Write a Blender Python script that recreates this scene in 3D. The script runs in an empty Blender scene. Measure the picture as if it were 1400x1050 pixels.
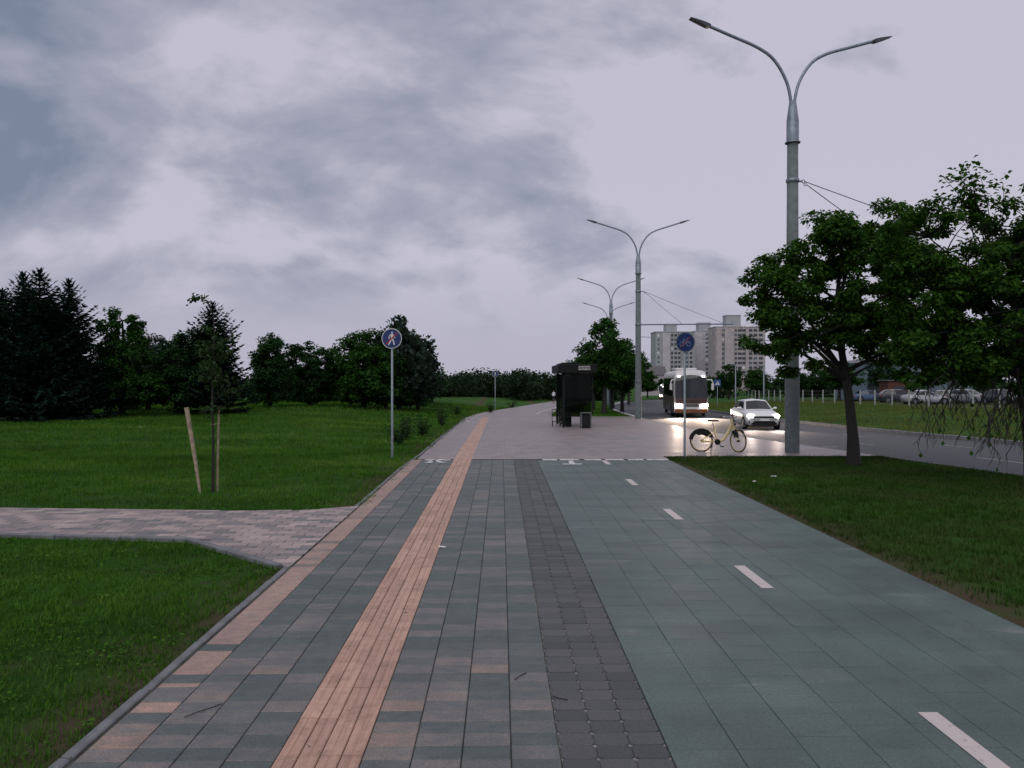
import bpy, math, random
import numpy as np
from mathutils import Vector, Matrix
R = math.radians
PI = math.pi
scene = bpy.context.scene
col = scene.collection

# ------------------------------------------------------------------ camera
CAM_H = 2.2
cam_d = bpy.data.cameras.new('camera')
cam = bpy.data.objects.new('camera', cam_d)
col.objects.link(cam)
cam.location = (0, 0, CAM_H)
cam.rotation_euler = (R(90 - 0.27), 0, R(-0.82))
cam_d.sensor_width = 36
cam_d.lens = 27.0
cam_d.clip_start = 0.1
cam_d.clip_end = 3000
scene.camera = cam

# ------------------------------------------------------------------ world
SUN_EL, SUN_AZ = 48.0, 205.0
world = bpy.data.worlds.new('World')
scene.world = world
world.use_nodes = True
wn, wl = world.node_tree.nodes, world.node_tree.links
wn.clear()


def build_world():
    def N(t, **kw):
        n = wn.new(t)
        for k, v in kw.items():
            setattr(n, k, v)
        return n

    def math_(op, a, b=None, clamp=False):
        n = N('ShaderNodeMath', operation=op, use_clamp=clamp)
        for i, v in enumerate((a, b)):
            if v is None:
                continue
            if isinstance(v, (int, float)):
                n.inputs[i].default_value = v
            else:
                wl.new(v, n.inputs[i])
        return n.outputs[0]

    out = N('ShaderNodeOutputWorld')
    sky = N('ShaderNodeTexSky', sky_type='NISHITA', sun_disc=False)
    sky.sun_elevation = R(SUN_EL)
    sky.sun_rotation = R(SUN_AZ)
    bg_sky = N('ShaderNodeBackground')
    wl.new(sky.outputs[0], bg_sky.inputs[0])
    bg_sky.inputs[1].default_value = 0.06
    tc = N('ShaderNodeTexCoord')
    sep = N('ShaderNodeSeparateXYZ')
    wl.new(tc.outputs['Generated'], sep.inputs[0])
    z = math_('MAXIMUM', sep.outputs[2], 0.0)
    den = math_('ADD', z, 0.62)
    px = math_('DIVIDE', sep.outputs[0], den)
    py = math_('DIVIDE', sep.outputs[1], den)
    comb = N('ShaderNodeCombineXYZ')
    wl.new(px, comb.inputs[0])
    wl.new(py, comb.inputs[1])

    def noise(scale, detail, rough, dist, off, rot=0.0, sx=1.0):
        mp = N('ShaderNodeMapping')
        mp.inputs['Location'].default_value = off
        mp.inputs['Rotation'].default_value = (0, 0, rot)
        mp.inputs['Scale'].default_value = (sx, 1, 1)
        wl.new(comb.outputs[0], mp.inputs[0])
        n = N('ShaderNodeTexNoise')
        n.inputs['Scale'].default_value = scale
        n.inputs['Detail'].default_value = detail
        n.inputs['Roughness'].default_value = rough
        n.inputs['Distortion'].default_value = dist
        wl.new(mp.outputs[0], n.inputs['Vector'])
        return n.outputs[0]

    n1 = noise(4.1, 9.0, 0.54, 0.3, (9.4, 0.7, 2.2), R(-40), 0.75)
    n2 = noise(0.9, 2.0, 0.5, 0.2, (7.3, 2.2, 1.1))
    n3 = noise(7.5, 5.0, 0.55, 0.4, (1.3, 5.2, 2.4), R(-40), 0.65)
    s = math_('ADD', math_('MULTIPLY', n1, 0.85), math_('ADD', math_('MULTIPLY', n2, 0.12), math_('MULTIPLY', n3, 0.36)))
    # the cloud deck thins out towards one side and evens out near the horizon
    side = math_('MULTIPLY', sep.outputs[0], 0.215)
    s = math_('ADD', s, side)
    ramp = N('ShaderNodeValToRGB')
    cr = ramp.color_ramp
    cr.elements[0].position = 0.455
    cr.elements[0].color = (0.205, 0.245, 0.335, 1)
    cr.elements[1].position = 0.695
    cr.elements[1].color = (0.57, 0.55, 0.65, 1)
    e = cr.elements.new(0.605)
    e.color = (0.395, 0.40, 0.50, 1)
    wl.new(s, ramp.inputs[0])
    fade = N('ShaderNodeMapRange', interpolation_type='SMOOTHSTEP')
    wl.new(sep.outputs[2], fade.inputs['Value'])
    fade.inputs['From Min'].default_value = 0.03
    fade.inputs['From Max'].default_value = 0.17
    mix = N('ShaderNodeMix', data_type='RGBA')
    wl.new(fade.outputs[0], mix.inputs[0])
    mix.inputs[6].default_value = (0.48, 0.465, 0.575, 1)
    wl.new(ramp.outputs[0], mix.inputs[7])
    bg_cl = N('ShaderNodeBackground')
    wl.new(mix.outputs[2], bg_cl.inputs[0])
    bg_cl.inputs[1].default_value = 1.0
    ms = N('ShaderNodeMixShader')
    ms.inputs[0].default_value = 0.93
    wl.new(bg_sky.outputs[0], ms.inputs[1])
    wl.new(bg_cl.outputs[0], ms.inputs[2])
    wl.new(ms.outputs[0], out.inputs[0])


build_world()

# ------------------------------------------------------------------ sun (overcast dusk: weak and very soft)
sun_d = bpy.data.lights.new('sun', 'SUN')
sun_d.energy = 1.15
sun_d.angle = R(60)
sun_d.color = (1.0, 0.97, 0.90)
sun = bpy.data.objects.new('sun', sun_d)
col.objects.link(sun)
sun.rotation_euler = (R(90 - SUN_EL), 0, R(180 - SUN_AZ))

scene.view_settings.view_transform = 'Standard'
scene.view_settings.look = 'None'
scene.view_settings.exposure = 0.0
scene.view_settings.gamma = 1.0
scene.view_settings.use_curve_mapping = False
scene.cycles.use_denoising = True
scene.cycles.max_bounces = 6
scene.cycles.transparent_max_bounces = 12
scene.cycles.sample_clamp_indirect = 4.0
scene.cycles.sample_clamp_direct = 0.0

# ------------------------------------------------------------------ helpers


def sstep(a, b, x):
    t = min(1.0, max(0.0, (x - a) / (b - a)))
    return t * t * (3 - 2 * t)


def base(y):
    s = y - 20.0
    if s <= 0:
        return 0.0
    if s < 10:
        return -0.0125 * s * s / 20.0
    return -0.0125 * (s - 5.0)


def cshift(y):          # sideways swing of the road
    if y < 42:
        return 0.005 * (max(y, -6.0) - 42) ** 2
    s = y - 42
    if s < 110:
        return 0.0016 * s * s
    return 0.0016 * 110 * 110 + 0.352 * (s - 110)


def dshift(y):          # sideways swing of the footpath beyond the forecourt
    s = max(0.0, y - 50)
    if s < 20:
        return 0.004 * s * s
    return 1.6 + 0.16 * (s - 20)


def ux(u, y):           # road-following coordinate to world x
    return u + cshift(y) * sstep(4.9, 9.2, u)


ROAD_L, ROAD_R = 9.3, 18.2


def bank(x, y):
    return 0.75 * sstep(-3.0, -14.0, x - dshift(y)) * sstep(18, 62, y)


def ground_z(x, y):
    return base(y) + bank(x, y)


def obj(name, me, mat=None, parent=None, loc=None):
    o = bpy.data.objects.new(name, me)
    col.objects.link(o)
    if mat is not None and len(me.materials) == 0:
        me.materials.append(mat)
    if parent is not None:
        o.parent = parent
    if loc is not None:
        o.location = loc
    return o


def tag(o, label, cat, group=None):
    o['label'] = label
    o['category'] = cat
    if group:
        o['group'] = group
    return o


def thing(name, label, cat, loc=(0, 0, 0), rz=0.0, group=None):
    o = bpy.data.objects.new(name, None)
    col.objects.link(o)
    o.empty_display_size = 0.2
    o.location = loc
    o.rotation_euler = (0, 0, rz)
    return tag(o, label, cat, group)


def struct(o):
    o['kind'] = 'structure'
    return o


def copy_tree(o, parent=None):
    c = o.copy()
    col.objects.link(c)
    c.parent = parent
    for ch in list(o.children):
        copy_tree(ch, c)
    return c


def np_mesh(name, verts, faces, smooth=False, tris=False):
    """verts (N,3) array, faces (M,k) array of constant k"""
    me = bpy.data.meshes.new(name)
    verts = np.asarray(verts, dtype=np.float32)
    faces = np.asarray(faces, dtype=np.int32)
    k = faces.shape[1]
    me.vertices.add(len(verts))
    me.vertices.foreach_set('co', verts.ravel())
    me.loops.add(faces.size)
    me.loops.foreach_set('vertex_index', faces.ravel())
    me.polygons.add(len(faces))
    me.polygons.foreach_set('loop_start', np.arange(0, faces.size, k, dtype=np.int32))
    me.polygons.foreach_set('loop_total', np.full(len(faces), k, dtype=np.int32))
    if smooth:
        me.polygons.foreach_set('use_smooth', np.ones(len(faces), dtype=bool))
    me.update(calc_edges=True)
    return me


class MB:
    def __init__(self):
        self.v, self.f, self.s = [], [], []

    def add(self, vs, fs, smooth=False):
        n = len(self.v)
        self.v += [tuple(p) for p in vs]
        self.f += [tuple(i + n for i in q) for q in fs]
        self.s += [smooth] * len(fs)
        return self

    def box(self, c, s, rz=0.0, rx=0.0, ry=0.0, bev=0.0):
        hx, hy, hz = s[0] / 2, s[1] / 2, s[2] / 2
        b = min(bev, hx * .9, hy * .9, hz * .9)
        M = Matrix.Rotation(rz, 3, 'Z') @ Matrix.Rotation(ry, 3, 'Y') @ Matrix.Rotation(rx, 3, 'X')
        if b <= 0:
            vs = [(x, y, z) for z in (-hz, hz) for x, y in ((-hx, -hy), (hx, -hy), (hx, hy), (-hx, hy))]
            fs = [(3, 2, 1, 0), (4, 5, 6, 7), (0, 1, 5, 4), (1, 2, 6, 5), (2, 3, 7, 6), (3, 0, 4, 7)]
        else:
            vs, fs = [], []

            def ring(z, ix, iy, ch):
                o = len(vs)
                for (x, y) in ((-ix + ch, -iy), (ix - ch, -iy), (ix, -iy + ch), (ix, iy - ch), (ix - ch, iy), (-ix + ch, iy), (-ix, iy - ch), (-ix, -iy + ch)):
                    vs.append((x, y, z))
                return o
            r = [ring(-hz, hx - b, hy - b, b * .5), ring(-hz + b, hx, hy, b), ring(hz - b, hx, hy, b), ring(hz, hx - b, hy - b, b * .5)]
            for a, bb in zip(r, r[1:]):
                for i in range(8):
                    j = (i + 1) % 8
                    fs.append((a + i, a + j, bb + j, bb + i))
            fs.append(tuple(r[0] + i for i in reversed(range(8))))
            fs.append(tuple(r[3] + i for i in range(8)))
        c = Vector(c)
        return self.add([tuple(M @ Vector(p) + c) for p in vs], fs)

    def tube(self, pts, rad, n=8, cap=True, smooth=True):
        pts = [Vector(p) for p in pts]
        if not isinstance(rad, (list, tuple)):
            rad = [rad] * len(pts)
        vs, fs = [], []
        prev = None
        for i, p in enumerate(pts):
            a = pts[max(i - 1, 0)]
            b = pts[min(i + 1, len(pts) - 1)]
            t = (b - a)
            t = t.normalized() if t.length > 1e-9 else Vector((0, 0, 1))
            if prev is None:
                ref = Vector((0, 0, 1)) if abs(t.z) < .9 else Vector((1, 0, 0))
                nx = t.cross(ref).normalized()
            else:
                nx = (prev - t * prev.dot(t))
                nx = nx.normalized() if nx.length > 1e-6 else t.orthogonal().normalized()
            prev = nx
            ny = t.cross(nx)
            for k in range(n):
                a_ = 2 * PI * k / n
                vs.append(p + (nx * math.cos(a_) + ny * math.sin(a_)) * rad[i])
        for i in range(len(pts) - 1):
            for k in range(n):
                k2 = (k + 1) % n
                fs.append((i * n + k, i * n + k2, (i + 1) * n + k2, (i + 1) * n + k))
        m = len(self.f)
        self.add(vs, fs, smooth)
        if cap:
            self.add(vs[:n], [tuple(reversed(range(n)))])
            self.add(vs[-n:], [tuple(range(n))])
        return self

    def lathe(self, prof, n=16, axis='Z', c=(0, 0, 0), smooth=True):
        vs, fs = [], []
        for r, z in prof:
            for k in range(n):
                a = 2 * PI * k / n
                p = (r * math.cos(a), r * math.sin(a), z)
                if axis == 'X':
                    p = (p[2], p[0], p[1])
                elif axis == 'Y':
                    p = (p[0], p[2], p[1])
                vs.append((p[0] + c[0], p[1] + c[1], p[2] + c[2]))
        for i in range(len(prof) - 1):
            for k in range(n):
                k2 = (k + 1) % n
                fs.append((i * n + k, i * n + k2, (i + 1) * n + k2, (i + 1) * n + k))
        self.add(vs, fs, smooth)
        return self

    def poly(self, pts2, y0, y1):
        """flat outline in x,z extruded from y0 to y1"""
        n = len(pts2)
        vs = [(x, y0, z) for x, z in pts2] + [(x, y1, z) for x, z in pts2]
        fs = [tuple(range(n)), tuple(reversed(range(n, 2 * n)))]
        for i in range(n):
            j = (i + 1) % n
            fs.append((i, i + n, j + n, j))
        return self.add(vs, fs)

    def flat(self, pts, z, th=0.003):
        """flat outline in x,y laid on the ground with a little thickness"""
        n = len(pts)
        vs = [(x, y, z + th) for x, y in pts] + [(x, y, z) for x, y in pts]
        fs = [tuple(range(n))]
        for i in range(n):
            j = (i + 1) % n
            fs.append((i, i + n, j + n, j))
        return self.add(vs, fs)

    def mesh(self, name):
        me = bpy.data.meshes.new(name)
        me.from_pydata(self.v, [], self.f)
        me.polygons.foreach_set('use_smooth', self.s)
        me.update()
        return me

    def build(self, name, mat, parent=None, loc=None):
        return obj(name, self.mesh(name), mat, parent, loc)


# ------------------------------------------------------------------ materials
class NT:
    def __init__(self, name):
        self.m = bpy.data.materials.new(name)
        self.m.use_nodes = True
        self.n, self.l = self.m.node_tree.nodes, self.m.node_tree.links
        self.b = self.n['Principled BSDF']
        self.out = self.n['Material Output']

    def new(self, t, **kw):
        n = self.n.new(t)
        for k, v in kw.items():
            setattr(n, k, v)
        return n

    def setv(self, sock, v):
        if isinstance(v, (int, float, tuple)):
            sock.default_value = v
        else:
            self.l.new(v, sock)

    def math(self, op, a, b=0.0, clamp=False):
        n = self.new('ShaderNodeMath', operation=op, use_clamp=clamp)
        self.setv(n.inputs[0], a)
        self.setv(n.inputs[1], b)
        return n.outputs[0]

    def mix(self, f, a, b, mode='MIX'):
        n = self.new('ShaderNodeMix', data_type='RGBA', blend_type=mode)
        self.setv(n.inputs[0], f)
        self.setv(n.inputs[6], a if not isinstance(a, tuple) else (a + (1,))[:4])
        self.setv(n.inputs[7], b if not isinstance(b, tuple) else (b + (1,))[:4])
        return n.outputs[2]

    def pos(self):
        return self.new('ShaderNodeNewGeometry').outputs['Position']

    def objco(self):
        return self.new('ShaderNodeTexCoord').outputs['Object']

    def mapping(self, v, scale=(1, 1, 1), loc=(0, 0, 0)):
        n = self.new('ShaderNodeMapping')
        self.l.new(v, n.inputs[0])
        n.inputs['Scale'].default_value = scale
        n.inputs['Location'].default_value = loc
        return n.outputs[0]

    def noise(self, v, scale, detail=4.0, rough=0.55, dist=0.0):
        n = self.new('ShaderNodeTexNoise')
        self.l.new(v, n.inputs['Vector'])
        n.inputs['Scale'].default_value = scale
        n.inputs['Detail'].default_value = detail
        n.inputs['Roughness'].default_value = rough
        n.inputs['Distortion'].default_value = dist
        return n.outputs[0]

    def ramp(self, v, stops):
        n = self.new('ShaderNodeValToRGB')
        cr = n.color_ramp
        while len(cr.elements) < len(stops):
            cr.elements.new(0.5)
        for e, (p, c) in zip(cr.elements, stops):
            e.position = p
            e.color = (c + (1,))[:4] if isinstance(c, tuple) else (c, c, c, 1)
        self.l.new(v, n.inputs[0])
        return n.outputs[0]

    def maprange(self, v, a, b, c=0.0, d=1.0, smooth=True):
        n = self.new('ShaderNodeMapRange')
        if smooth:
            n.interpolation_type = 'SMOOTHSTEP'
        self.setv(n.inputs['Value'], v)
        for k, x in zip(('From Min', 'From Max', 'To Min', 'To Max'), (a, b, c, d)):
            n.inputs[k].default_value = x
        return n.outputs[0]

    def bump(self, h, strength=0.3, dist=0.01):
        n = self.new('ShaderNodeBump')
        n.inputs['Strength'].default_value = strength
        n.inputs['Distance'].default_value = dist
        self.l.new(h, n.inputs['Height'])
        self.l.new(n.outputs[0], self.b.inputs['Normal'])

    def done(self, color=None, rough=None, metal=None, spec=None):
        if color is not None:
            self.setv(self.b.inputs['Base Color'], color if not isinstance(color, tuple) else (color + (1,))[:4])
        if rough is not None:
            self.setv(self.b.inputs['Roughness'], rough)
        if metal is not None:
            self.setv(self.b.inputs['Metallic'], metal)
        if spec is not None:
            self.setv(self.b.inputs['Specular IOR Level'], spec)
        return self.m


def simple(name, c, rough=0.6, metal=0.0, var=0.25, scale=6.0, bump=0.0, spec=0.5):
    t = NT(name)
    co = t.objco()
    n = t.noise(co, scale, 5.0, 0.6)
    a = tuple(x * (1 - var) for x in c)
    b = tuple(min(1.0, x * (1 + var)) for x in c)
    cc = t.mix(t.maprange(n, 0.3, 0.7), a, b)
    if bump:
        t.bump(n, bump, 0.01)
    return t.done(cc, t.maprange(n, 0.2, 0.8, rough * 0.85, min(1, rough * 1.15)), metal, spec)


def emis(name, c, s):
    t = NT(name)
    t.b.inputs['Emission Color'].default_value = c + (1,)
    t.b.inputs['Emission Strength'].default_value = s
    return t.done(c, 0.3)


def cellrand(t, v, cw, cl, ox, oy, bond=False):
    """one random colour per tile of a w x l grid with origin ox, oy (world space)"""
    sep = t.new('ShaderNodeSeparateXYZ')
    t.l.new(v, sep.inputs[0])
    iy = t.math('FLOOR', t.math('DIVIDE', t.math('SUBTRACT', sep.outputs[1], oy), cl))
    qx = t.math('DIVIDE', t.math('SUBTRACT', sep.outputs[0], ox), cw)
    if bond:
        qx = t.math('SUBTRACT', qx, t.math('MULTIPLY', t.math('FLOORED_MODULO', iy, 2.0), 0.5))
    ix = t.math('FLOOR', qx)
    cb = t.new('ShaderNodeCombineXYZ')
    t.l.new(ix, cb.inputs[0])
    t.l.new(iy, cb.inputs[1])
    wnz = t.new('ShaderNodeTexWhiteNoise', noise_dimensions='2D')
    t.l.new(cb.outputs[0], wnz.inputs['Vector'])
    return wnz.outputs['Value'], wnz.outputs['Color'], cb.outputs[0]


M = {}
TW, TL = 0.29, 0.165       # footpath tile


def mat_foot(name, ox, warm_left=False):
    t = NT(name)
    p = t.pos()
    v, c3, cell = cellrand(t, p, TW, TL, ox, 0.0)
    patch = t.noise(t.mapping(cell, (0.5, 0.22, 1), (4.2, 9.1, 0)), 0.55, 2.0, 0.5)
    s = t.math('ADD', t.math('MULTIPLY', v, 0.5), t.math('MULTIPLY', patch, 0.62))
    sy = t.new('ShaderNodeSeparateXYZ')
    t.l.new(p, sy.inputs[0])
    s = t.math('SUBTRACT', s, t.maprange(sy.outputs[1], 4.9, 6.6, -0.09, 0.12))      # the pink batch was laid at one end
    cc = t.ramp(s, [(0.30, (0.076, 0.098, 0.094)), (0.50, (0.094, 0.110, 0.107)), (0.64, (0.132, 0.134, 0.132)), (0.74, (0.168, 0.158, 0.150)), (0.84, (0.215, 0.178, 0.158)), (0.93, (0.32, 0.205, 0.165))])
    if warm_left:
        sp = t.new('ShaderNodeSeparateXYZ')
        t.l.new(p, sp.inputs[0])
        f = t.math('MULTIPLY', t.math('LESS_THAN', sp.outputs[0], ox + TW * 1.0), t.math('GREATER_THAN', t.math('ADD', sp.outputs[1], t.math('MULTIPLY', v, 2.2)), 7.0))
        f = t.math('MULTIPLY', f, t.maprange(v, 0.0, 0.25, 0.35, 0.9))
        cc = t.mix(f, cc, (0.36, 0.245, 0.20))
    fine = t.noise(p, 55.0, 6.0, 0.85)
    cc = t.mix(1.0, cc, t.ramp(fine, [(0.3, 0.5), (0.7, 1.5)]), 'MULTIPLY')
    blot = t.noise(t.mapping(p, (1, 0.55, 1)), 2.3, 4.0, 0.6)
    cc = t.mix(1.0, cc, t.ramp(blot, [(0.3, 0.82), (0.7, 1.15)]), 'MULTIPLY')
    dk = t.noise(t.mapping(p, (1, 1, 1), (2.2, 6.1, 0)), 13.0, 2.0, 0.5)
    cc = t.mix(t.maprange(dk, 0.74, 0.77, 0.0, 0.75), cc, (0.03, 0.028, 0.025))
    smud = t.noise(t.mapping(p, (1.4, 0.8, 1), (9.2, 3.1, 0)), 1.1, 6.0, 0.7)
    cc = t.mix(t.maprange(smud, 0.55, 0.75, 0.0, 0.35), cc, (0.20, 0.19, 0.175))
    half = t.noise(t.mapping(p, (7.5, 14, 1)), 1.0, 1.0, 0.5)     # mottled casting colour inside a tile
    cc = t.mix(1.0, cc, t.ramp(half, [(0.3, (0.85, 0.9, 0.92)), (0.72, (1.17, 1.08, 1.05))]), 'MULTIPLY')
    t.bump(fine, 0.35, 0.002)
    return t.done(cc, t.maprange(blot, 0.3, 0.7, 0.50, 0.66), spec=0.5)


M['foot_l'] = mat_foot('paving_left', -2.47, True)
M['foot_r'] = mat_foot('paving_right', -0.81)


def mat_flatstone(name, stops, cw, cl, ox, oy, rough, fine_s=55.0, fine_a=0.5, blot_a=0.18, stain=0.0, bond=False, speck=False):
    t = NT(name)
    p = t.pos()
    v, c3, cell = cellrand(t, p, cw, cl, ox, oy, bond)
    cc = t.ramp(v, stops)
    fine = t.noise(p, fine_s, 6.0, 0.85)
    cc = t.mix(1.0, cc, t.ramp(fine, [(0.3, 1 - fine_a), (0.7, 1 + fine_a)]), 'MULTIPLY')
    blot = t.noise(t.mapping(p, (1.0, 0.5, 1)), 1.7, 5.0, 0.62)
    cc = t.mix(1.0, cc, t.ramp(blot, [(0.3, 1 - blot_a), (0.7, 1 + blot_a)]), 'MULTIPLY')
    if stain:
        st = t.noise(t.mapping(p, (0.55, 2.2, 1), (3.7, 1.1, 0)), 0.8, 5.0, 0.6)
        cc = t.mix(t.math('MULTIPLY', t.maprange(st, 0.60, 0.72), stain), cc, (0.33, 0.31, 0.31))
    if speck:
        gr = t.noise(p, 24.0, 6.0, 0.8)
        cc = t.mix(1.0, cc, t.ramp(gr, [(0.3, 0.82), (0.7, 1.18)]), 'MULTIPLY')
        wsp = t.noise(t.mapping(p, (1, 1, 1), (5.5, 2.5, 0)), 9.0, 2.0, 0.5)
        cc = t.mix(t.maprange(wsp, 0.765, 0.785, 0.0, 0.6), cc, (0.42, 0.44, 0.44))
        wet = t.noise(t.mapping(p, (0.7, 1.6, 1), (1.5, 7.5, 0)), 0.7, 4.0, 0.6)
        cc = t.mix(1.0, cc, t.ramp(wet, [(0.36, 0.74), (0.56, 1.0)]), 'MULTIPLY')
    t.bump(fine, 0.3, 0.002)
    return t.done(cc, t.maprange(blot, 0.3, 0.7, rough * .88, rough * 1.12), spec=0.5)


M['coil'] = mat_flatstone('dark_paver', [(0, (0.060, 0.064, 0.068)), (0.5, (0.074, 0.078, 0.082)), (1, (0.095, 0.096, 0.100))], 0.2133, 0.165, 0.354, 0, 0.7)
M['bike'] = mat_flatstone('bike_slab', [(0, (0.080, 0.118, 0.108)), (0.6, (0.086, 0.124, 0.114)), (1, (0.095, 0.131, 0.121))], 0.405, 0.325, 1.0, 0, 0.55, blot_a=0.22, stain=0.45, speck=True)
M['side'] = mat_flatstone('pink_paver', [(0, (0.145, 0.145, 0.145)), (0.25, (0.215, 0.185, 0.18)), (0.6, (0.31, 0.245, 0.23)), (1, (0.40, 0.315, 0.295))], 0.3, 0.16, -2.5, 9.0, 0.6, bond=True)


def mat_tactile():
    t = NT('tactile_plank')
    p = t.pos()
    v, c3, cell = cellrand(t, p, 0.125, 0.5, -1.31, 0)
    cc = t.ramp(v, [(0, (0.43, 0.258, 0.19)), (0.5, (0.485, 0.295, 0.215)), (1, (0.545, 0.34, 0.252))])
    streak = t.noise(t.mapping(p, (40, 1.3, 1)), 1.0, 4.0, 0.6)
    cc = t.mix(1.0, cc, t.ramp(streak, [(0.3, 0.80), (0.7, 1.12)]), 'MULTIPLY')
    dirt = t.noise(p, 7.0, 6.0, 0.65)
    cc = t.mix(1.0, cc, t.ramp(dirt, [(0.28, 0.7), (0.5, 1.0), (0.7, 1.1)]), 'MULTIPLY')
    dk = t.noise(t.mapping(p, (1, 1, 1), (4.2, 1.1, 0)), 12.0, 2.0, 0.5)
    cc = t.mix(t.maprange(dk, 0.73, 0.76, 0.0, 0.8), cc, (0.06, 0.04, 0.03))
    sp_ = t.noise(p, 70.0, 6.0, 0.85)
    cc = t.mix(1.0, cc, t.ramp(sp_, [(0.3, 0.75), (0.7, 1.25)]), 'MULTIPLY')
    t.bump(sp_, 0.25, 0.002)
    return t.done(cc, 0.6)


M['tact'] = mat_tactile()


def mat_plaza():
    t = NT('forecourt_paving')
    p = t.pos()
    br = t.new('ShaderNodeTexBrick')
    t.l.new(p, br.inputs['Vector'])
    br.offset = 0.5
    br.inputs['Color1'].default_value = (0.0, 0.0, 0.0, 1)
    br.inputs['Color2'].default_value = (1, 1, 1, 1)
    br.inputs['Mortar'].default_value = (0.3, 0.3, 0.3, 1)
    br.inputs['Scale'].default_value = 1.0
    br.inputs['Mortar Size'].default_value = 0.006
    br.inputs['Brick Width'].default_value = 0.3
    br.inputs['Row Height'].default_value = 0.16
    br.inputs['Bias'].default_value = 0.0
    cc = t.ramp(br.outputs['Color'], [(0.0, (0.23, 0.19, 0.19)), (0.5, (0.33, 0.26, 0.25)), (1.0, (0.44, 0.34, 0.325))])
    cc = t.mix(br.outputs['Fac'], cc, (0.09, 0.08, 0.08))
    st = t.noise(t.mapping(p, (0.35, 1.6, 1)), 0.9, 5.0, 0.65)
    cc = t.mix(1.0, cc, t.ramp(st, [(0.3, (0.60, 0.65, 0.69)), (0.7, (1.22, 1.15, 1.12))]), 'MULTIPLY')
    cc = t.mix(0.40, cc, (0.165, 0.160, 0.165))
    spk = t.noise(p, 60.0, 3.0, 0.7)
    cc = t.mix(1.0, cc, t.ramp(spk, [(0.3, 0.85), (0.7, 1.15)]), 'MULTIPLY')
    t.bump(t.math('ADD', t.math('MULTIPLY', br.outputs['Color'], 0.6), t.math('MULTIPLY', br.outputs['Fac'], -0.6)), 0.35, 0.006)
    return t.done(cc, t.maprange(st, 0.3, 0.7, 0.40, 0.56), spec=0.5)


M['plaza'] = mat_plaza()


def mat_ground():
    t = NT('lawn_soil')
    p = t.pos()
    n1 = t.noise(t.mapping(p, (0.5, 1.0, 1)), 0.16, 4.0, 0.6)
    n2 = t.noise(p, 1.6, 5.0, 0.65)
    n3 = t.noise(p, 30.0, 4.0, 0.7)
    cc = t.ramp(n1, [(0.3, (0.018, 0.060, 0.008)), (0.55, (0.034, 0.095, 0.012)), (0.75, (0.065, 0.125, 0.022))])
    cc = t.mix(1.0, cc, t.ramp(n3, [(0.25, 0.55), (0.75, 1.5)]), 'MULTIPLY')
    cc = t.mix(t.maprange(n2, 0.54, 0.70, 0.0, 0.7), cc, (0.060, 0.048, 0.030))
    sx = t.new('ShaderNodeSeparateXYZ')
    t.l.new(p, sx.inputs[0])
    for xe in (4.72, -2.6):       # bare trodden soil along the paving
        d = t.math('ABSOLUTE', t.math('SUBTRACT', sx.outputs[0], xe))
        cc = t.mix(t.math('MULTIPLY', t.maprange(d, 0.1, 0.75, 1.0, 0.0), t.maprange(n2, 0.3, 0.6, 0.4, 0.95)), cc, (0.085, 0.062, 0.042))
    t.bump(n3, 0.8, 0.05)
    return t.done(cc, 0.95, spec=0.1)


M['ground'] = mat_ground()


def mat_asphalt():
    t = NT('asphalt')
    p = t.pos()
    n1 = t.noise(t.mapping(p, (1.0, 0.12, 1)), 0.9, 5.0, 0.6)
    n3 = t.noise(p, 90.0, 3.0, 0.7)
    cc = t.ramp(n1, [(0.3, (0.050, 0.055, 0.062)), (0.7, (0.080, 0.084, 0.092))])
    cc = t.mix(1.0, cc, t.ramp(n3, [(0.3, 0.7), (0.7, 1.3)]), 'MULTIPLY')
    t.bump(n3, 0.35, 0.004)
    return t.done(cc, t.maprange(n1, 0.3, 0.7, 0.72, 0.85), spec=0.3)


M['asphalt'] = mat_asphalt()


def mat_paint():
    t = NT('road_paint')
    p = t.pos()
    n = t.noise(p, 14.0, 6.0, 0.7)
    cc = t.mix(t.maprange(n, 0.56, 0.68, 0.0, 0.55), (0.56, 0.49, 0.47), (0.22, 0.21, 0.21))
    return t.done(cc, 0.6)


M['paint'] = mat_paint()
M['paint_worn'] = simple('worn_lane_paint', (0.30, 0.30, 0.31), 0.7, var=0.35, scale=6)
M['paint2'] = simple('fresh_line_paint', (0.60, 0.58, 0.58), 0.6, var=0.12, scale=20)


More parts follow.
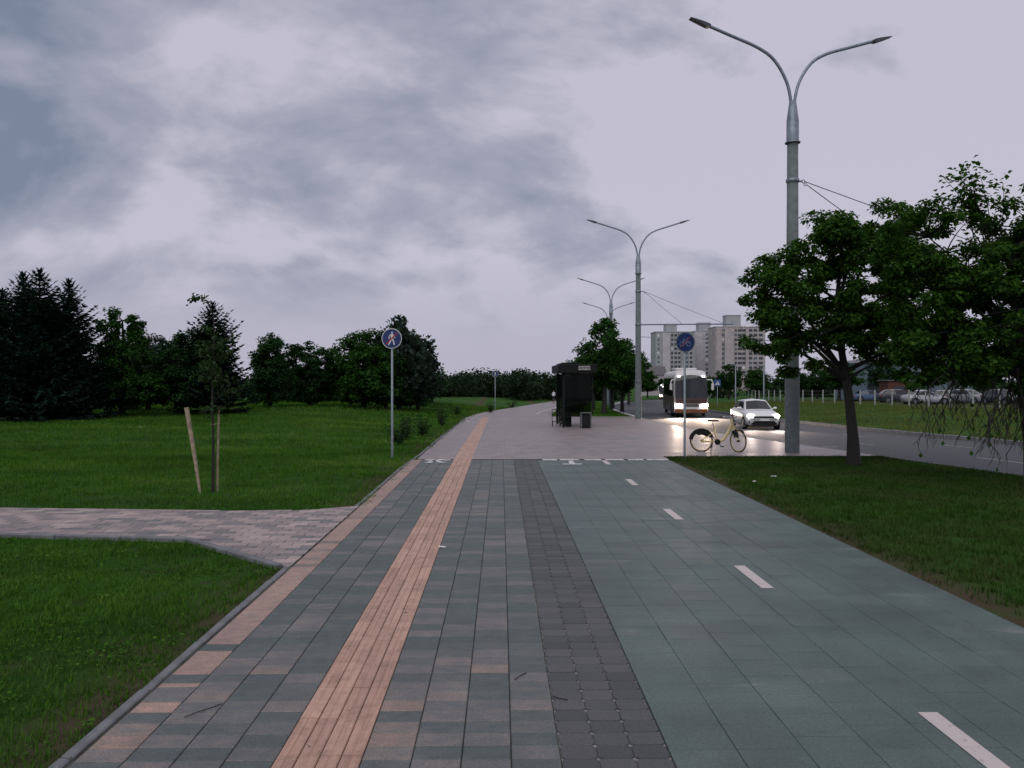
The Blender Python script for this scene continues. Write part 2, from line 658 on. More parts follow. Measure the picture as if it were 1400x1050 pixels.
def mat_leaf(name, dark, light, trans=0.25, yellow=None, patch=0.0, drylo=0.54):
    t = NT(name)
    g = t.new('ShaderNodeNewGeometry')
    r = g.outputs['Random Per Island']
    n = t.noise(g.outputs['Position'], 1.1, 3.0, 0.6)
    f = t.math('ADD', t.math('MULTIPLY', r, 0.55), t.math('MULTIPLY', n, 0.5))
    if patch:
        big = t.noise(t.mapping(g.outputs['Position'], (0.5, 1.0, 1.0)), 0.33, 4.0, 0.65)
        f = t.math('ADD', f, t.math('MULTIPLY', t.math('SUBTRACT', big, 0.5), patch * 3.0))
    st = [(0.2, dark), (0.8, light)]
    if yellow:
        st.append((0.92, yellow))
    cc = t.ramp(f, st)
    if patch:
        dry = t.noise(t.mapping(g.outputs['Position'], (0.8, 1.0, 1.0), (3.3, 8.1, 0)), 0.55, 5.0, 0.65)
        cc = t.mix(t.math('MULTIPLY', t.maprange(dry, drylo, drylo + 0.18), t.math('ADD', t.math('MULTIPLY', r, 0.6), 0.05)), cc, (0.10, 0.10, 0.045))
    t.done(cc, 0.75, spec=0.08)
    tr = t.new('ShaderNodeBsdfTranslucent')
    t.l.new(t.mix(1.0, cc, (1.25, 1.35, 0.6), 'MULTIPLY'), tr.inputs[0])
    ms = t.new('ShaderNodeMixShader')
    ms.inputs[0].default_value = trans
    t.l.new(t.b.outputs[0], ms.inputs[1])
    t.l.new(tr.outputs[0], ms.inputs[2])
    t.l.new(ms.outputs[0], t.out.inputs[0])
    return t.m


M['maple'] = mat_leaf('maple_leaf', (0.015, 0.045, 0.008), (0.052, 0.128, 0.018), 0.32, (0.12, 0.19, 0.035))
M['leafA'] = mat_leaf('broad_leaf', (0.012, 0.042, 0.010), (0.040, 0.112, 0.020), 0.3)
M['leafB'] = mat_leaf('dark_broad_leaf', (0.009, 0.032, 0.010), (0.029, 0.082, 0.022), 0.3)
M['silver'] = mat_leaf('silvery_leaf', (0.020, 0.040, 0.030), (0.048, 0.078, 0.062))
M['needle'] = mat_leaf('spruce_needle', (0.008, 0.024, 0.016), (0.022, 0.054, 0.036), 0.08)
M['needle2'] = mat_leaf('blue_spruce_needle', (0.010, 0.028, 0.022), (0.030, 0.066, 0.054), 0.08)
M['wood'] = mat_leaf('woodland_leaf', (0.011, 0.025, 0.014), (0.030, 0.055, 0.028))
M['grass'] = mat_leaf('grass_blade', (0.025, 0.078, 0.009), (0.084, 0.200, 0.021), 0.3, (0.18, 0.25, 0.055), 0.5)
M['grass_dry'] = mat_leaf('verge_grass_blade', (0.055, 0.085, 0.020), (0.16, 0.185, 0.05), 0.3, (0.28, 0.25, 0.10), 0.2)
M['grass_worn_shaded'] = mat_leaf('worn_shaded_grass_blade', (0.017, 0.046, 0.008), (0.046, 0.108, 0.015), 0.3, (0.10, 0.13, 0.035), 0.45, 0.42)  # worn browner verge grass, with tree shade also put into its darker greens
M['clover'] = mat_leaf('clover_leaf', (0.025, 0.09, 0.010), (0.08, 0.20, 0.022), 0.25, (0.15, 0.24, 0.06))
M['litter_leaf'] = mat_leaf('verge_weed_leaf', (0.02, 0.055, 0.01), (0.07, 0.13, 0.025), 0.2, (0.20, 0.15, 0.07))
M['weed'] = mat_leaf('weed_leaf', (0.018, 0.040, 0.015), (0.040, 0.075, 0.028))

M['bark'] = simple('bark', (0.022, 0.020, 0.018), 0.9, var=0.4, scale=18, bump=0.7)
M['concrete'] = simple('pole_concrete', (0.125, 0.145, 0.15), 0.8, var=0.22, scale=5, bump=0.25)
M['kerb'] = simple('kerb_concrete', (0.15, 0.155, 0.165), 0.8, var=0.25, scale=4, bump=0.3)
M['kerb_white'] = simple('whitewashed_kerb', (0.62, 0.60, 0.60), 0.7, var=0.15, scale=4)
M['galv'] = simple('galvanised_steel', (0.22, 0.25, 0.29), 0.45, 0.55, var=0.2, scale=9)
M['galv_pale'] = simple('pale_galvanised_steel', (0.21, 0.25, 0.28), 0.45, 0.4, var=0.18, scale=9)
M['lamp_dark'] = simple('lamp_housing', (0.05, 0.055, 0.065), 0.5, 0.2)
M['wire'] = simple('wire', (0.10, 0.10, 0.11), 0.5, 0.6)
M['white'] = simple('white_paint', (0.72, 0.72, 0.72), 0.5, var=0.08)
M['post_white'] = simple('post_white', (0.30, 0.32, 0.30), 0.7, var=0.25)
M['sign_blue'] = simple('sign_blue', (0.010, 0.028, 0.13), 0.4, var=0.1)
M['sign_blue2'] = simple('bright_sign_blue', (0.03, 0.08, 0.26), 0.4, var=0.1)
M['sign_white'] = simple('sign_white', (0.66, 0.66, 0.66), 0.4, var=0.06)
M['sign_dim'] = simple('sign_dull_white', (0.17, 0.22, 0.36), 0.5, var=0.25, scale=14)  # darker, bluer white for the bicycle sign
M['sign_red'] = simple('sign_red', (0.42, 0.02, 0.025), 0.4, var=0.1)
M['sign_red_dim'] = simple('sign_dull_red', (0.20, 0.03, 0.05), 0.4, var=0.2)  # darker red for the slash of the bicycle sign
M['black'] = simple('black_plastic', (0.009, 0.010, 0.011), 0.55, var=0.3, spec=0.25)
M['rubber'] = simple('tyre_rubber', (0.014, 0.014, 0.014), 0.8, var=0.3)
M['dark_metal'] = simple('dark_frame_metal', (0.007, 0.010, 0.009), 0.6, 0.0, var=0.25, spec=0.2)
M['grey_metal'] = simple('grey_bin_metal', (0.13, 0.14, 0.14), 0.6, 0.3, var=0.25)
M['stake'] = simple('stake_timber', (0.34, 0.265, 0.19), 0.85, var=0.3, scale=12, bump=0.4)
M['cream'] = simple('cream_frame_paint', (0.72, 0.58, 0.27), 0.35, var=0.1)
M['chrome'] = simple('bright_metal', (0.55, 0.55, 0.56), 0.25, 0.9, var=0.1)
M['carwhite'] = simple('white_car_paint', (0.72, 0.71, 0.72), 0.22, var=0.03, spec=0.6)
M['carsilver'] = simple('silver_car_paint', (0.42, 0.43, 0.45), 0.25, 0.3, var=0.04)
M['cargrey'] = simple('grey_car_paint', (0.22, 0.23, 0.25), 0.3, var=0.06)
M['cardark'] = simple('dark_car_paint', (0.03, 0.035, 0.045), 0.22, var=0.1)
M['carblue'] = simple('blue_car_paint', (0.06, 0.11, 0.2), 0.22, var=0.06)
M['coachwhite'] = simple('coach_white_paint', (0.62, 0.60, 0.60), 0.28, var=0.05)
M['coachred'] = simple('coach_brown_paint', (0.055, 0.028, 0.022), 0.3, var=0.12)
M['coachglow'] = simple('coach_glow_tinted_paint', (0.16, 0.06, 0.025), 0.3, var=0.12)  # brown bumper paint with the headlights' warm glow mixed into its colour
M['coachgrey'] = simple('coach_grey_paint', (0.09, 0.085, 0.085), 0.3, var=0.12)


def mat_glassdark(name, c, rough=0.06, spec=0.6):
    t = NT(name)
    return t.done(c, rough, spec=spec)


M['glass'] = mat_glassdark('tinted_glass', (0.012, 0.015, 0.017))
M['coachglass'] = mat_glassdark('coach_glass', (0.006, 0.008, 0.009), 0.08, 0.25)
M['pane'] = mat_glassdark('window_pane', (0.035, 0.045, 0.055), 0.15)
M['pane_pale'] = mat_glassdark('balcony_glazing', (0.10, 0.14, 0.17), 0.2)


def mat_smoked():
    t = NT('smoked_shelter_glass')
    t.done((0.01, 0.012, 0.012), 0.05, spec=0.6)
    tr = t.new('ShaderNodeBsdfTransparent')
    tr.inputs[0].default_value = (0.42, 0.46, 0.44, 1)
    ms = t.new('ShaderNodeMixShader')
    ms.inputs[0].default_value = 0.82
    t.l.new(t.b.outputs[0], ms.inputs[1])
    t.l.new(tr.outputs[0], ms.inputs[2])
    t.l.new(ms.outputs[0], t.out.inputs[0])
    return t.m


M['smoked'] = mat_smoked()
M['head'] = emis('lit_headlamp', (1.0, 0.93, 0.88), 55.0)
M['marker'] = emis('lit_marker_lamp', (0.9, 0.92, 1.0), 9.0)
M['display'] = emis('lit_destination_display', (0.95, 0.95, 0.85), 3.0)
M['amber'] = emis('lit_amber_lamp', (1.0, 0.35, 0.08), 1.2)
M['panelA'] = simple('facade_panel', (0.50, 0.47, 0.51), 0.85, var=0.12, scale=0.35)
M['panelB'] = simple('facade_panel_grey', (0.36, 0.365, 0.39), 0.85, var=0.12, scale=0.35)
M['panelC'] = simple('facade_panel_pink', (0.42, 0.375, 0.39), 0.85, var=0.12, scale=0.35)
M['shop_blue'] = simple('pale_blue_cladding', (0.14, 0.20, 0.24), 0.5, var=0.15, scale=1)
M['brick_red'] = simple('red_cladding', (0.10, 0.035, 0.025), 0.8, var=0.2, scale=3)
M['skin'] = simple('skin', (0.36, 0.22, 0.16), 0.6, var=0.1)
M['shirt'] = simple('white_shirt', (0.70, 0.70, 0.72), 0.8, var=0.06)
M['trouser'] = simple('dark_trousers', (0.03, 0.032, 0.04), 0.85, var=0.2)
M['hair'] = simple('dark_hair', (0.02, 0.015, 0.012), 0.7, var=0.3)
M['paper'] = simple('paper_scrap', (0.66, 0.66, 0.68), 0.8, var=0.05)
M['twig'] = simple('twig_bark', (0.015, 0.013, 0.011), 0.9, var=0.3)

# =================================================================== SETTING
# ---- ground: one sheet following the road, out to the horizon


def build_ground():
    us = [-1500, -700, -300, -150, -90, -60, -45, -34, -27, -22, -18, -15, -12, -10, -8, -6.5, -5, -4, -3.2, -2.62, -2.2, 0, 2, 4.0, 4.7, 5.5, 6.5, 7.5, 8.4, 9.0, ROAD_L - 0.18, ROAD_L - 0.1, ROAD_L + 0.02, 11, 13.8, 16.5, ROAD_R - 0.02, ROAD_R + 0.1, ROAD_R + 0.2, 19.5, 21, 24, 28, 33, 38, 45, 55, 70, 100, 160, 300, 700, 1500]
    ys = [-12, -8] + list(np.arange(-6, 30, 1.5)) + list(np.arange(30, 80, 2.5)) + list(np.arange(80, 170, 6)) + [180, 200, 230, 270, 320, 400, 520, 700, 1000, 1500, 2200]
    vs, fs = [], []
    for y in ys:
        for u in us:
            x = u if abs(u) > 250 else ux(u, y)
            z = ground_z(x, min(y, 330)) - 0.035
            if ROAD_L - 0.12 < u < ROAD_R + 0.12:
                z -= 0.32
            elif -2.55 < u < 4.65:
                z -= 0.10
            elif 4.65 < u < ROAD_L and 22.4 < y < 54:
                z -= 0.10
            elif u > 20:
                z += 0.45 * sstep(20, 34, u)
            vs.append((x, y, z))
    n = len(us)
    for j in range(len(ys) - 1):
        for i in range(n - 1):
            fs.append((j * n + i, j * n + i + 1, (j + 1) * n + i + 1, (j + 1) * n + i))
    o = obj('ground', np_mesh('ground', vs, fs, True), M['ground'])
    struct(o)


build_ground()


def far_z(u, y):
    return base(y) - 0.035 + 0.45 * sstep(20, 34, u)


def strip(name, mat, ys, fl, fr, fz, cols=6, parent=None):
    vs, fs = [], []
    for y in ys:
        a, b = fl(y), fr(y)
        for i in range(cols + 1):
            x = a + (b - a) * i / cols
            vs.append((x, y, fz(x, y)))
    n = cols + 1
    for j in range(len(ys) - 1):
        for i in range(cols):
            fs.append((j * n + i, j * n + i + 1, (j + 1) * n + i + 1, (j + 1) * n + i))
    return obj(name, np_mesh(name, vs, fs, True), mat, parent)


# ---- road
road = struct(strip('road', M['asphalt'], list(np.arange(-6, 60, 1.5)) + list(np.arange(60, 330, 5)), lambda y: ux(ROAD_L, y) - 0.02, lambda y: ux(ROAD_R, y) + 0.02, lambda x, y: base(y) - 0.16, 8))


def road_mark(u0, u1, y0, y1, du=0.0):
    m = MB()
    ys = np.linspace(y0, y1, 6)
    L = [(ux(u0 + du * k / 5, y), y) for k, y in enumerate(ys)]
    Rr = [(ux(u1 + du * k / 5, y), y) for k, y in enumerate(ys)]
    vs = [(x, y, base(y) - 0.154) for x, y in L] + [(x, y, base(y) - 0.154) for x, y in Rr]
    fs = [(i, 6 + i, 7 + i, 1 + i) for i in range(5)]
    m.add(vs, fs)
    m.build('lane_marking', M['paint_worn'], road)


for k in range(14):
    road_mark(12.76, 12.87, 15.0 + k * 6.6, 16.7 + k * 6.6)
    road_mark(15.43, 15.54, 13.5 + k * 6.6, 15.2 + k * 6.6)
for (ya, yb, ua, ub) in ((27.3, 27.5, 9.9, 11.0),):
    road_mark(ua, ub, ya, yb)
for k in range(6):
    road_mark(9.9, 10.02, 29.5 + k * 3.6, 31.0 + k * 3.6)

# ---- forecourt (pink paving round the bus stop)
PL0, PL1 = 21.42, 54.5


def plaza_left(y):
    return -2.34 + dshift(y)


struct(strip('forecourt', M['plaza'], [PL0, 22.24], plaza_left, lambda y: 4.70, lambda x, y: base(y), 4))
plaza = struct(strip('forecourt', M['plaza'], [22.24] + list(np.arange(23, PL1, 1.0)) + [PL1], plaza_left, lambda y: ux(ROAD_L, y) - 0.16, lambda x, y: base(y), 10))
# strip right of the bike path end follows the lawn corner
far_path = struct(strip('far_path', M['plaza'], list(np.arange(PL1, 180, 3.0)), plaza_left, lambda y: 3.6 + dshift(y), lambda x, y: base(y) + 0.002, 4))
m = MB()
ln = [(2.4 + dshift(y) * 1.0, y) for y in np.arange(60, 104, 4.0)]
for (a, b) in zip(ln, ln[1:]):
    m.add([(a[0] - .09, a[1], base(a[1]) + .008), (a[0] + .09, a[1], base(a[1]) + .008), (b[0] + .09, b[1], base(b[1]) + .008), (b[0] - .09, b[1], base(b[1]) + .008)], [(0, 1, 2, 3)])
m.build('line_marking', M['paint'], far_path)

# ---- kerbs of the road


def kerb_row(name, u, sgn, y0, y1, step, mat, top):
    """stones of a road kerb; the stone's own mesh is shared"""
    root = bpy.data.objects.new(name, None)
    col.objects.link(root)
    root['kind'] = 'structure'
    me = MB().box((0, 0, -0.15), (0.16, step - 0.012, 0.30), bev=0.02).mesh('kerb_stone')
    me.materials.append(mat)
    y = y0
    while y < y1:
        ym = y + step / 2
        x = ux(u, ym) + sgn * 0.08
        dx = (ux(u, ym + .5) - ux(u, ym - .5))
        o = obj('kerb_stone', me, None, root, (x, ym, base(ym) + top))
        o.rotation_euler = (0, 0, -math.atan(dx))
        y += step


kerb_row('kerb', ROAD_L, -1, -4, 22, 1.0, M['kerb'], 0.0)
kerb_row('kerb', ROAD_L, -1, 22, 54, 1.0, M['kerb'], 0.004)
kerb_row('kerb', ROAD_L, -1, 54, 128, 2.0, M['kerb_white'], 0.07)
kerb_row('kerb', ROAD_R, 1, 6, 120, 2.0, M['kerb'], 0.0)

# ---- paved surfaces made of pieces
VPX, HOR, F = 685.0, 520.0, 1050.0


def in_view(x, y, mg=20):
    if y < 1.0:
        return False
    px = VPX + x / y * F
    py = HOR + CAM_H / y * F
    return -mg < px < 1400 + mg and py < 1050 + mg


rng = random.Random(5)


def tile_mesh(name, outline, th=0.05, bev=0.004):
    n = len(outline)
    cx = sum(p[0] for p in outline) / n
    cy = sum(p[1] for p in outline) / n

    def inset(p):
        dx, dy = p[0] - cx, p[1] - cy
        d = math.hypot(dx, dy)
        k = (d - bev * 1.3) / d
        return (cx + dx * k, cy + dy * k)
    vs = [inset(p) + (0,) for p in outline] + [p + (-bev * .7,) for p in outline] + [p + (-th,) for p in outline]
    fs = [tuple(range(n))]
    for r in (0, n):
        for i in range(n):
            j = (i + 1) % n
            fs.append((r + i, r + n + i, r + n + j, r + j))
    return vs, fs


def rect(w, l):
    return [(-w / 2, -l / 2), (w / 2, -l / 2), (w / 2, l / 2), (-w / 2, l / 2)]


def pave(parent, name, cells, shape, mat, nmax=300, jit=0.0012, lift=0.0):
    """cells: (x, y). The nmax that show largest become objects, the rest one joined part."""
    vs0, fs0 = shape
    me = bpy.data.meshes.new(name)
    me.from_pydata(vs0, [], fs0)
    me.materials.append(mat)
    vis = sorted([c for c in cells if in_view(*c)], key=lambda c: c[1])
    near = set(vis[:nmax])
    bv, bf = [], []
    for c in cells:
        z = base(c[1]) + lift + rng.uniform(-jit, jit)
        rx, ry = rng.uniform(-.004, .004), rng.uniform(-.004, .004)
        if c in near:
            o = obj(name, me, None, parent, (c[0], c[1], z))
            o.rotation_euler = (rx, ry, rng.uniform(-.003, .003))
        else:
            k = len(bv)
            bv += [(p[0] + c[0], p[1] + c[1], p[2] + z + p[1] * rx - p[0] * ry) for p in vs0]
            bf += [tuple(i + k for i in f) for f in fs0]
    if bv:
        me2 = bpy.data.meshes.new('distant_' + name)
        me2.from_pydata(bv, [], bf)
        o = obj('distant_' + name + 's', me2, mat, parent)
        o['kind'] = 'stuff'


def sand_sheet(name, x0, x1, y0, y1, mat, z=-0.012):
    ys = list(np.arange(y0, y1, 2.0)) + [y1]
    o = strip(name, mat, ys, lambda y: x0, lambda y: x1, lambda x, y: base(y) + z, 2)
    return struct(o)


M['joint'] = simple('joint_sand', (0.05, 0.052, 0.042), 0.95, var=0.6, scale=2.5)
M['joint_light'] = simple('pale_joint_sand', (0.22, 0.215, 0.21), 0.95, var=0.5, scale=30)

Y0 = 1.5
foot_end = 21.42
footpath = sand_sheet('footpath', -2.50, 0.352, Y0, foot_end, M['joint'])
nrow = int((foot_end - Y0) / TL)
r0 = math.ceil(Y0 / TL)
shape = tile_mesh('t', rect(TW - 0.008, TL - 0.005), 0.05, 0.006)
cl, crr = [], []
for j in range(r0, int(foot_end / TL)):
    y = (j + .5) * TL
    for i in range(4):
        cl.append((-2.47 + (i + .5) * TW, y))
        crr.append((-0.81 + (i + .5) * TW, y))
pave(footpath, 'paving_tile', cl, shape, M['foot_l'], 150)
pave(footpath, 'paving_tile', crr, shape, M['foot_r'], 150)
# slim concrete edging along the lawn
me = MB().box((0, 0, -0.1), (0.075, 0.99, 0.22), bev=0.010).mesh('edging_stone')
me.materials.append(M['kerb'])
y = Y0 + .5
while y < 54:
    if not (9.2 < y < 13.4):
        o = obj('edging_stone', me, None, footpath, (-2.535 + (0.12 * sstep(18, 24, y)) + dshift(y), y, base(y) - .008 + rng.uniform(-.004, .006)))
        o.rotation_euler = (rng.uniform(-.008, .008), rng.uniform(-.06, .06), rng.uniform(-.012, .012))
    y += 1.0

# tactile strip: ribbed planks, carries on over the forecourt
tw, tl = 0.125, 0.5


def plank():
    w, l, th = tw - 0.006, tl - 0.005, 0.05
    xs = [(-w / 2, -.006), (-w / 2 + .006, 0), (-.006, 0), (-.003, -.004), (.003, -.004), (.006, 0), (w / 2 - .006, 0), (w / 2, -.006)]
    vs = [(x, -l / 2, z) for x, z in xs] + [(x, l / 2, z) for x, z in xs]
    fs = [(i, i + 1, i + 9, i + 8) for i in range(7)]
    vs += [(-w / 2, -l / 2, -th), (w / 2, -l / 2, -th), (w / 2, l / 2, -th), (-w / 2, l / 2, -th)]
    fs += [(16, 17, 7, 6, 5, 4, 3, 2, 1, 0), (18, 19, 8, 9, 10, 11, 12, 13, 14, 15), (17, 18, 15, 7), (19, 16, 0, 8)]
    return vs, fs


cells = []
for i in range(4):
    off = (0.0, 0.19, 0.33, 0.08)[i]
    for j in range(3, 107):
        y = (j + .5) * tl + off * 0
        if Y0 + .3 < y < 53:
            cells.append((-1.31 + (i + .5) * tw, y))
pave(footpath, 'tactile_plank', cells, plank(), M['tact'], 220, lift=0.004)

# dark strip of chamfered pavers
ch = 0.021
w2, l2 = 0.2133 - 0.004, 0.165 - 0.005
oct_ = [(-w2 / 2 + ch, -l2 / 2), (w2 / 2 - ch, -l2 / 2), (w2 / 2, -l2 / 2 + ch), (w2 / 2, l2 / 2 - ch), (w2 / 2 - ch, l2 / 2), (-w2 / 2 + ch, l2 / 2), (-w2 / 2, l2 / 2 - ch), (-w2 / 2, -l2 / 2 + ch)]
divider = sand_sheet('dividing_strip', 0.353, 0.994, Y0, foot_end, M['joint_light'], -0.011)
cells = []
for j in range(10, int(foot_end / 0.165)):
    for i in range(3):
        cells.append((0.354 + (i + .5) * 0.2133, (j + .5) * 0.165))
pave(divider, 'dark_paver', cells, tile_mesh('t', oct_), M['coil'], 280, 0.002)

# bike path of large slabs
BK0, BK1, bw, bl = 1.0, 4.645, 0.405, 0.325
bike_path = sand_sheet('bike_path', 0.995, 4.66, Y0, foot_end, M['joint'])
cells = []
for i in range(9):
    off = (0.0, 0.2)[i % 2] * 0.0 + (0.13 * (i * 7 % 3))
    for j in range(5, 66):
        y = (j + .5) * bl + (0.0, 0.0, 0.16, 0.0, 0.0, 0.16, 0.0, 0.0, 0.16)[i]
        if y < foot_end - .15:
            cells.append((BK0 + (i + .5) * bw, y))
pave(bike_path, 'paving_slab', cells, tile_mesh('t', rect(bw - 0.0035, bl - 0.003), 0.05, 0.003), M['bike'], 300, 0.0008)
# lane dashes
for ya in (0.1, 4.05, 8.07, 12.08, 16.05, 20.05):
    yb = ya + 0.98
    if yb < Y0:
        continue
    MB().flat([(2.755, max(ya, Y0)), (2.885, max(ya, Y0)), (2.885, yb), (2.755, yb)], 0.003, 0.003).build('lane_dash', M['paint'], bike_path)
# broken end line: worn, wavy blocks
r2 = random.Random(3)
x = 1.15
while x < 4.55:
    w = r2.uniform(.35, .62)
    pts = []
    k = 7
    for i in range(k):
        pts.append((x + w * i / (k - 1), 21.12 + r2.uniform(-.06, .03)))
    for i in reversed(range(k)):
        pts.append((x + w * i / (k - 1), 21.36 + r2.uniform(-.05, .05)))
    MB().flat(pts, 0.003, 0.003).build('end_line_block', M['paint2'], bike_path)
    x += w + r2.uniform(.04, .18)
# painted T mark in the bike lane
MB().flat([(1.62, 20.05), (2.12, 20.05), (2.12, 20.22), (1.62, 20.22)], 0.003, 0.003).build('painted_mark', M['paint2'], bike_path)
MB().flat([(1.80, 20.24), (1.97, 20.24), (1.95, 20.95), (1.84, 20.95)], 0.003, 0.003).build('painted_mark', M['paint2'], bike_path)
# painted walking figure on the forecourt, left of the tactile strip
for pts in ([(-2.05, 20.5), (-1.88, 20.42), (-1.52, 21.35), (-1.68, 21.42)], [(-1.60, 20.45), (-1.45, 20.55), (-1.86, 21.05), (-2.02, 20.98)], [(-2.12, 21.25), (-2.06, 21.05), (-1.80, 21.2), (-1.86, 21.36)], [(-1.52, 20.98), (-1.38, 21.16), (-1.44, 21.3), (-1.60, 21.1)]):
    MB().flat(pts, 0.008, 0.003).build('painted_mark', M['paint2'], footpath)
MB().flat([(-1.98 + .12 * math.cos(a), 46 + .3 * math.sin(a)) for a in np.linspace(0, 2 * PI, 9)[:-1]], base(46) + 0.004, 0.003).build('painted_mark', M['paint'], plaza)

# side path to the left, pink pavers in running bond
near_e = [(-40, 12.0), (-14, 11.35), (-7.25, 11.1), (-4.31, 10.72), (-2.585, 9.15)]
far_e = [(-40, 14.6), (-14, 13.75), (-8.76, 13.42), (-4.4, 13.05), (-3.3, 13.12), (-2.585, 13.45)]


def lerp_e(e, x):
    for (a, b) in zip(e, e[1:]):
        if a[0] <= x <= b[0]:
            t = (x - a[0]) / (b[0] - a[0])
            return a[1] + (b[1] - a[1]) * t
    return e[-1][1] if x > e[-1][0] else e[0][1]


def clip(poly, p, n):
    out = []
    for i in range(len(poly)):
        a, b = poly[i], poly[(i + 1) % len(poly)]
        da = (a[0] - p[0]) * n[0] + (a[1] - p[1]) * n[1]
        db = (b[0] - p[0]) * n[0] + (b[1] - p[1]) * n[1]
        if da >= 0:
            out.append(a)
        if (da >= 0) != (db >= 0):
            t = da / (da - db)
            out.append((a[0] + (b[0] - a[0]) * t, a[1] + (b[1] - a[1]) * t))
    return out


xs_s = sorted(set([p[0] for p in near_e + far_e] + list(np.arange(-40, -2.6, 0.5)) + [-2.585]))
vs, fs = [], []
for x in xs_s:
    vs += [(x, lerp_e(near_e, x), -0.012), (x, lerp_e(far_e, x), -0.012)]
for i in range(len(xs_s) - 1):
    fs.append((2 * i, 2 * i + 2, 2 * i + 3, 2 * i + 1))
vs += [(-2.585, 9.15, -.012), (-2.49, 9.15, -.012), (-2.49, 13.45, -.012), (-2.585, 13.45, -.012)]
k = len(vs)
fs.append((k - 4, k - 3, k - 2, k - 1))
side_path = struct(obj('side_path', np_mesh('side_path', vs, fs), M['joint']))
full, odd = [], []
pw, pl = 0.3, 0.16
for j in range(0, 36):
    yc = 9.0 + (j + .5) * pl
    for i in range(-70, 1):
        xc = -2.5 + (i + .5) * pw + (0.15 if j % 2 else 0)
        if xc < -14:
            continue
        q = [(xc - pw / 2 + .003, yc - pl / 2 + .002), (xc + pw / 2 - .003, yc - pl / 2 + .002), (xc + pw / 2 - .003, yc + pl / 2 - .002), (xc - pw / 2 + .003, yc + pl / 2 - .002)]
        p0 = q
        for e, s in ((near_e, 1), (far_e, -1)):
            for (a, b) in zip(e, e[1:]):
                if a[0] - .2 <= xc <= b[0] + .2:
                    n = (-(b[1] - a[1]) * s, (b[0] - a[0]) * s)
                    q = clip(q, a, n) if q else q
        q = clip(q, (-2.495, 0), (-1, 0)) if q else q
        if len(q) < 3:
            continue
        ar = abs(sum(q[t][0] * q[(t + 1) % len(q)][1] - q[(t + 1) % len(q)][0] * q[t][1] for t in range(len(q)))) / 2
        if ar < 0.003:
            continue
        if q == p0:
            full.append((xc, yc))
        else:
            odd.append(q)
pave(side_path, 'pink_paver', full, tile_mesh('t', rect(pw - .010, pl - .008)), M['side'], 290, 0.002)
m = MB()
for q in odd:
    v_, f_ = tile_mesh('t', q)
    m.add(v_, f_)
o = m.build('cut_pink_pavers', M['side'], side_path)
o['kind'] = 'stuff'
# edging along the near side of the side path
e2 = [(-14, 11.35), (-7.25, 11.1), (-4.31, 10.72), (-2.585, 9.15)]
for (a, b) in zip(e2, e2[1:]):
    L = math.hypot(b[0] - a[0], b[1] - a[1])
    n = max(1, round(L / 0.95))
    ang = math.atan2(b[1] - a[1], b[0] - a[0])
    for i in range(n):
        t = (i + .5) / n
        c = (a[0] + (b[0] - a[0]) * t, a[1] + (b[1] - a[1]) * t)
        mm = MB().box((0, 0, -.1), (L / n - .01, 0.09, 0.24), bev=.012)
        o = mm.build('edging_stone', M['kerb'], side_path, (c[0] + .05 * math.sin(ang), c[1] - .05 * math.cos(ang), 0.008))
        o.rotation_euler = (0, 0, ang)

# =================================================================== GRASS (uncountable)
nr = np.random.default_rng(11)


def blades(name, pts, h, wdt, label, mat, lean=0.5, per=7, spread=0.05):
    """pts (N,3) tuft roots; every tuft has `per` blades, each a bent 2-piece blade"""
    pts = np.asarray(pts)
    h = np.repeat(np.asarray(h), per)
    wdt = np.repeat(np.asarray(wdt), per)
    sp = np.repeat(np.asarray(spread), per) if np.ndim(spread) else spread
    P = np.repeat(pts, per, axis=0)
    n = len(P)
    P = P + np.stack([nr.normal(0, 1, n) * sp, nr.normal(0, 1, n) * sp, np.zeros(n)], 1)
    a = nr.uniform(0, 2 * PI, n)
    hh = h * nr.uniform(.55, 1.25, n)
    ln = nr.uniform(.1, 1, n) * lean * hh
    d = np.stack([np.cos(a), np.sin(a), np.zeros(n)], 1)
    s = np.stack([-np.sin(a), np.cos(a), np.zeros(n)], 1) * (wdt / 2)[:, None]
    mid = P + d * (ln * .3)[:, None] + np.array([0, 0, 1.0]) * (hh * .6)[:, None]
    tip = P + d * ln[:, None] + np.array([0, 0, 1.0]) * hh[:, None]
    V = np.stack([P - s, P + s, mid + s * .75, tip, mid - s * .75], 1).reshape(-1, 3)
    idx = np.arange(n)[:, None] * 5
    me = bpy.data.meshes.new(name)
    F1 = idx + np.array([[0, 1, 2, 4]])
    F2 = idx + np.array([[4, 2, 3]])
    me.vertices.add(len(V))
    me.vertices.foreach_set('co', V.astype(np.float32).ravel())
    loops = np.concatenate([F1.ravel(), F2.ravel()]).astype(np.int32)
    me.loops.add(len(loops))
    me.loops.foreach_set('vertex_index', loops)
    me.polygons.add(2 * n)
    ls = np.concatenate([np.arange(n) * 4, 4 * n + np.arange(n) * 3]).astype(np.int32)
    me.polygons.foreach_set('loop_start', ls)
    me.polygons.foreach_set('loop_total', np.concatenate([np.full(n, 4), np.full(n, 3)]).astype(np.int32))
    me.update(calc_edges=True)
    o = obj(name, me, mat)
    o['kind'] = 'stuff'
    tag(o, label, 'grass')
    return o


def patchy(pts, seed, scale=0.45, lo=0.62):
    """height variation in soft patches"""
    r = np.random.default_rng(seed)
    P = np.asarray(pts)
    s = np.zeros(len(P))
    for k in range(6):
        w = r.normal(0, scale * (1 + k * .6), 2)
        s += np.sin(P[:, 0] * w[0] * 6 + P[:, 1] * w[1] * 6 + r.uniform(0, 6.28)) / (1 + k * .5)
    s = (s - s.min()) / (s.max() - s.min())
    return lo + (1.25 - lo) * s


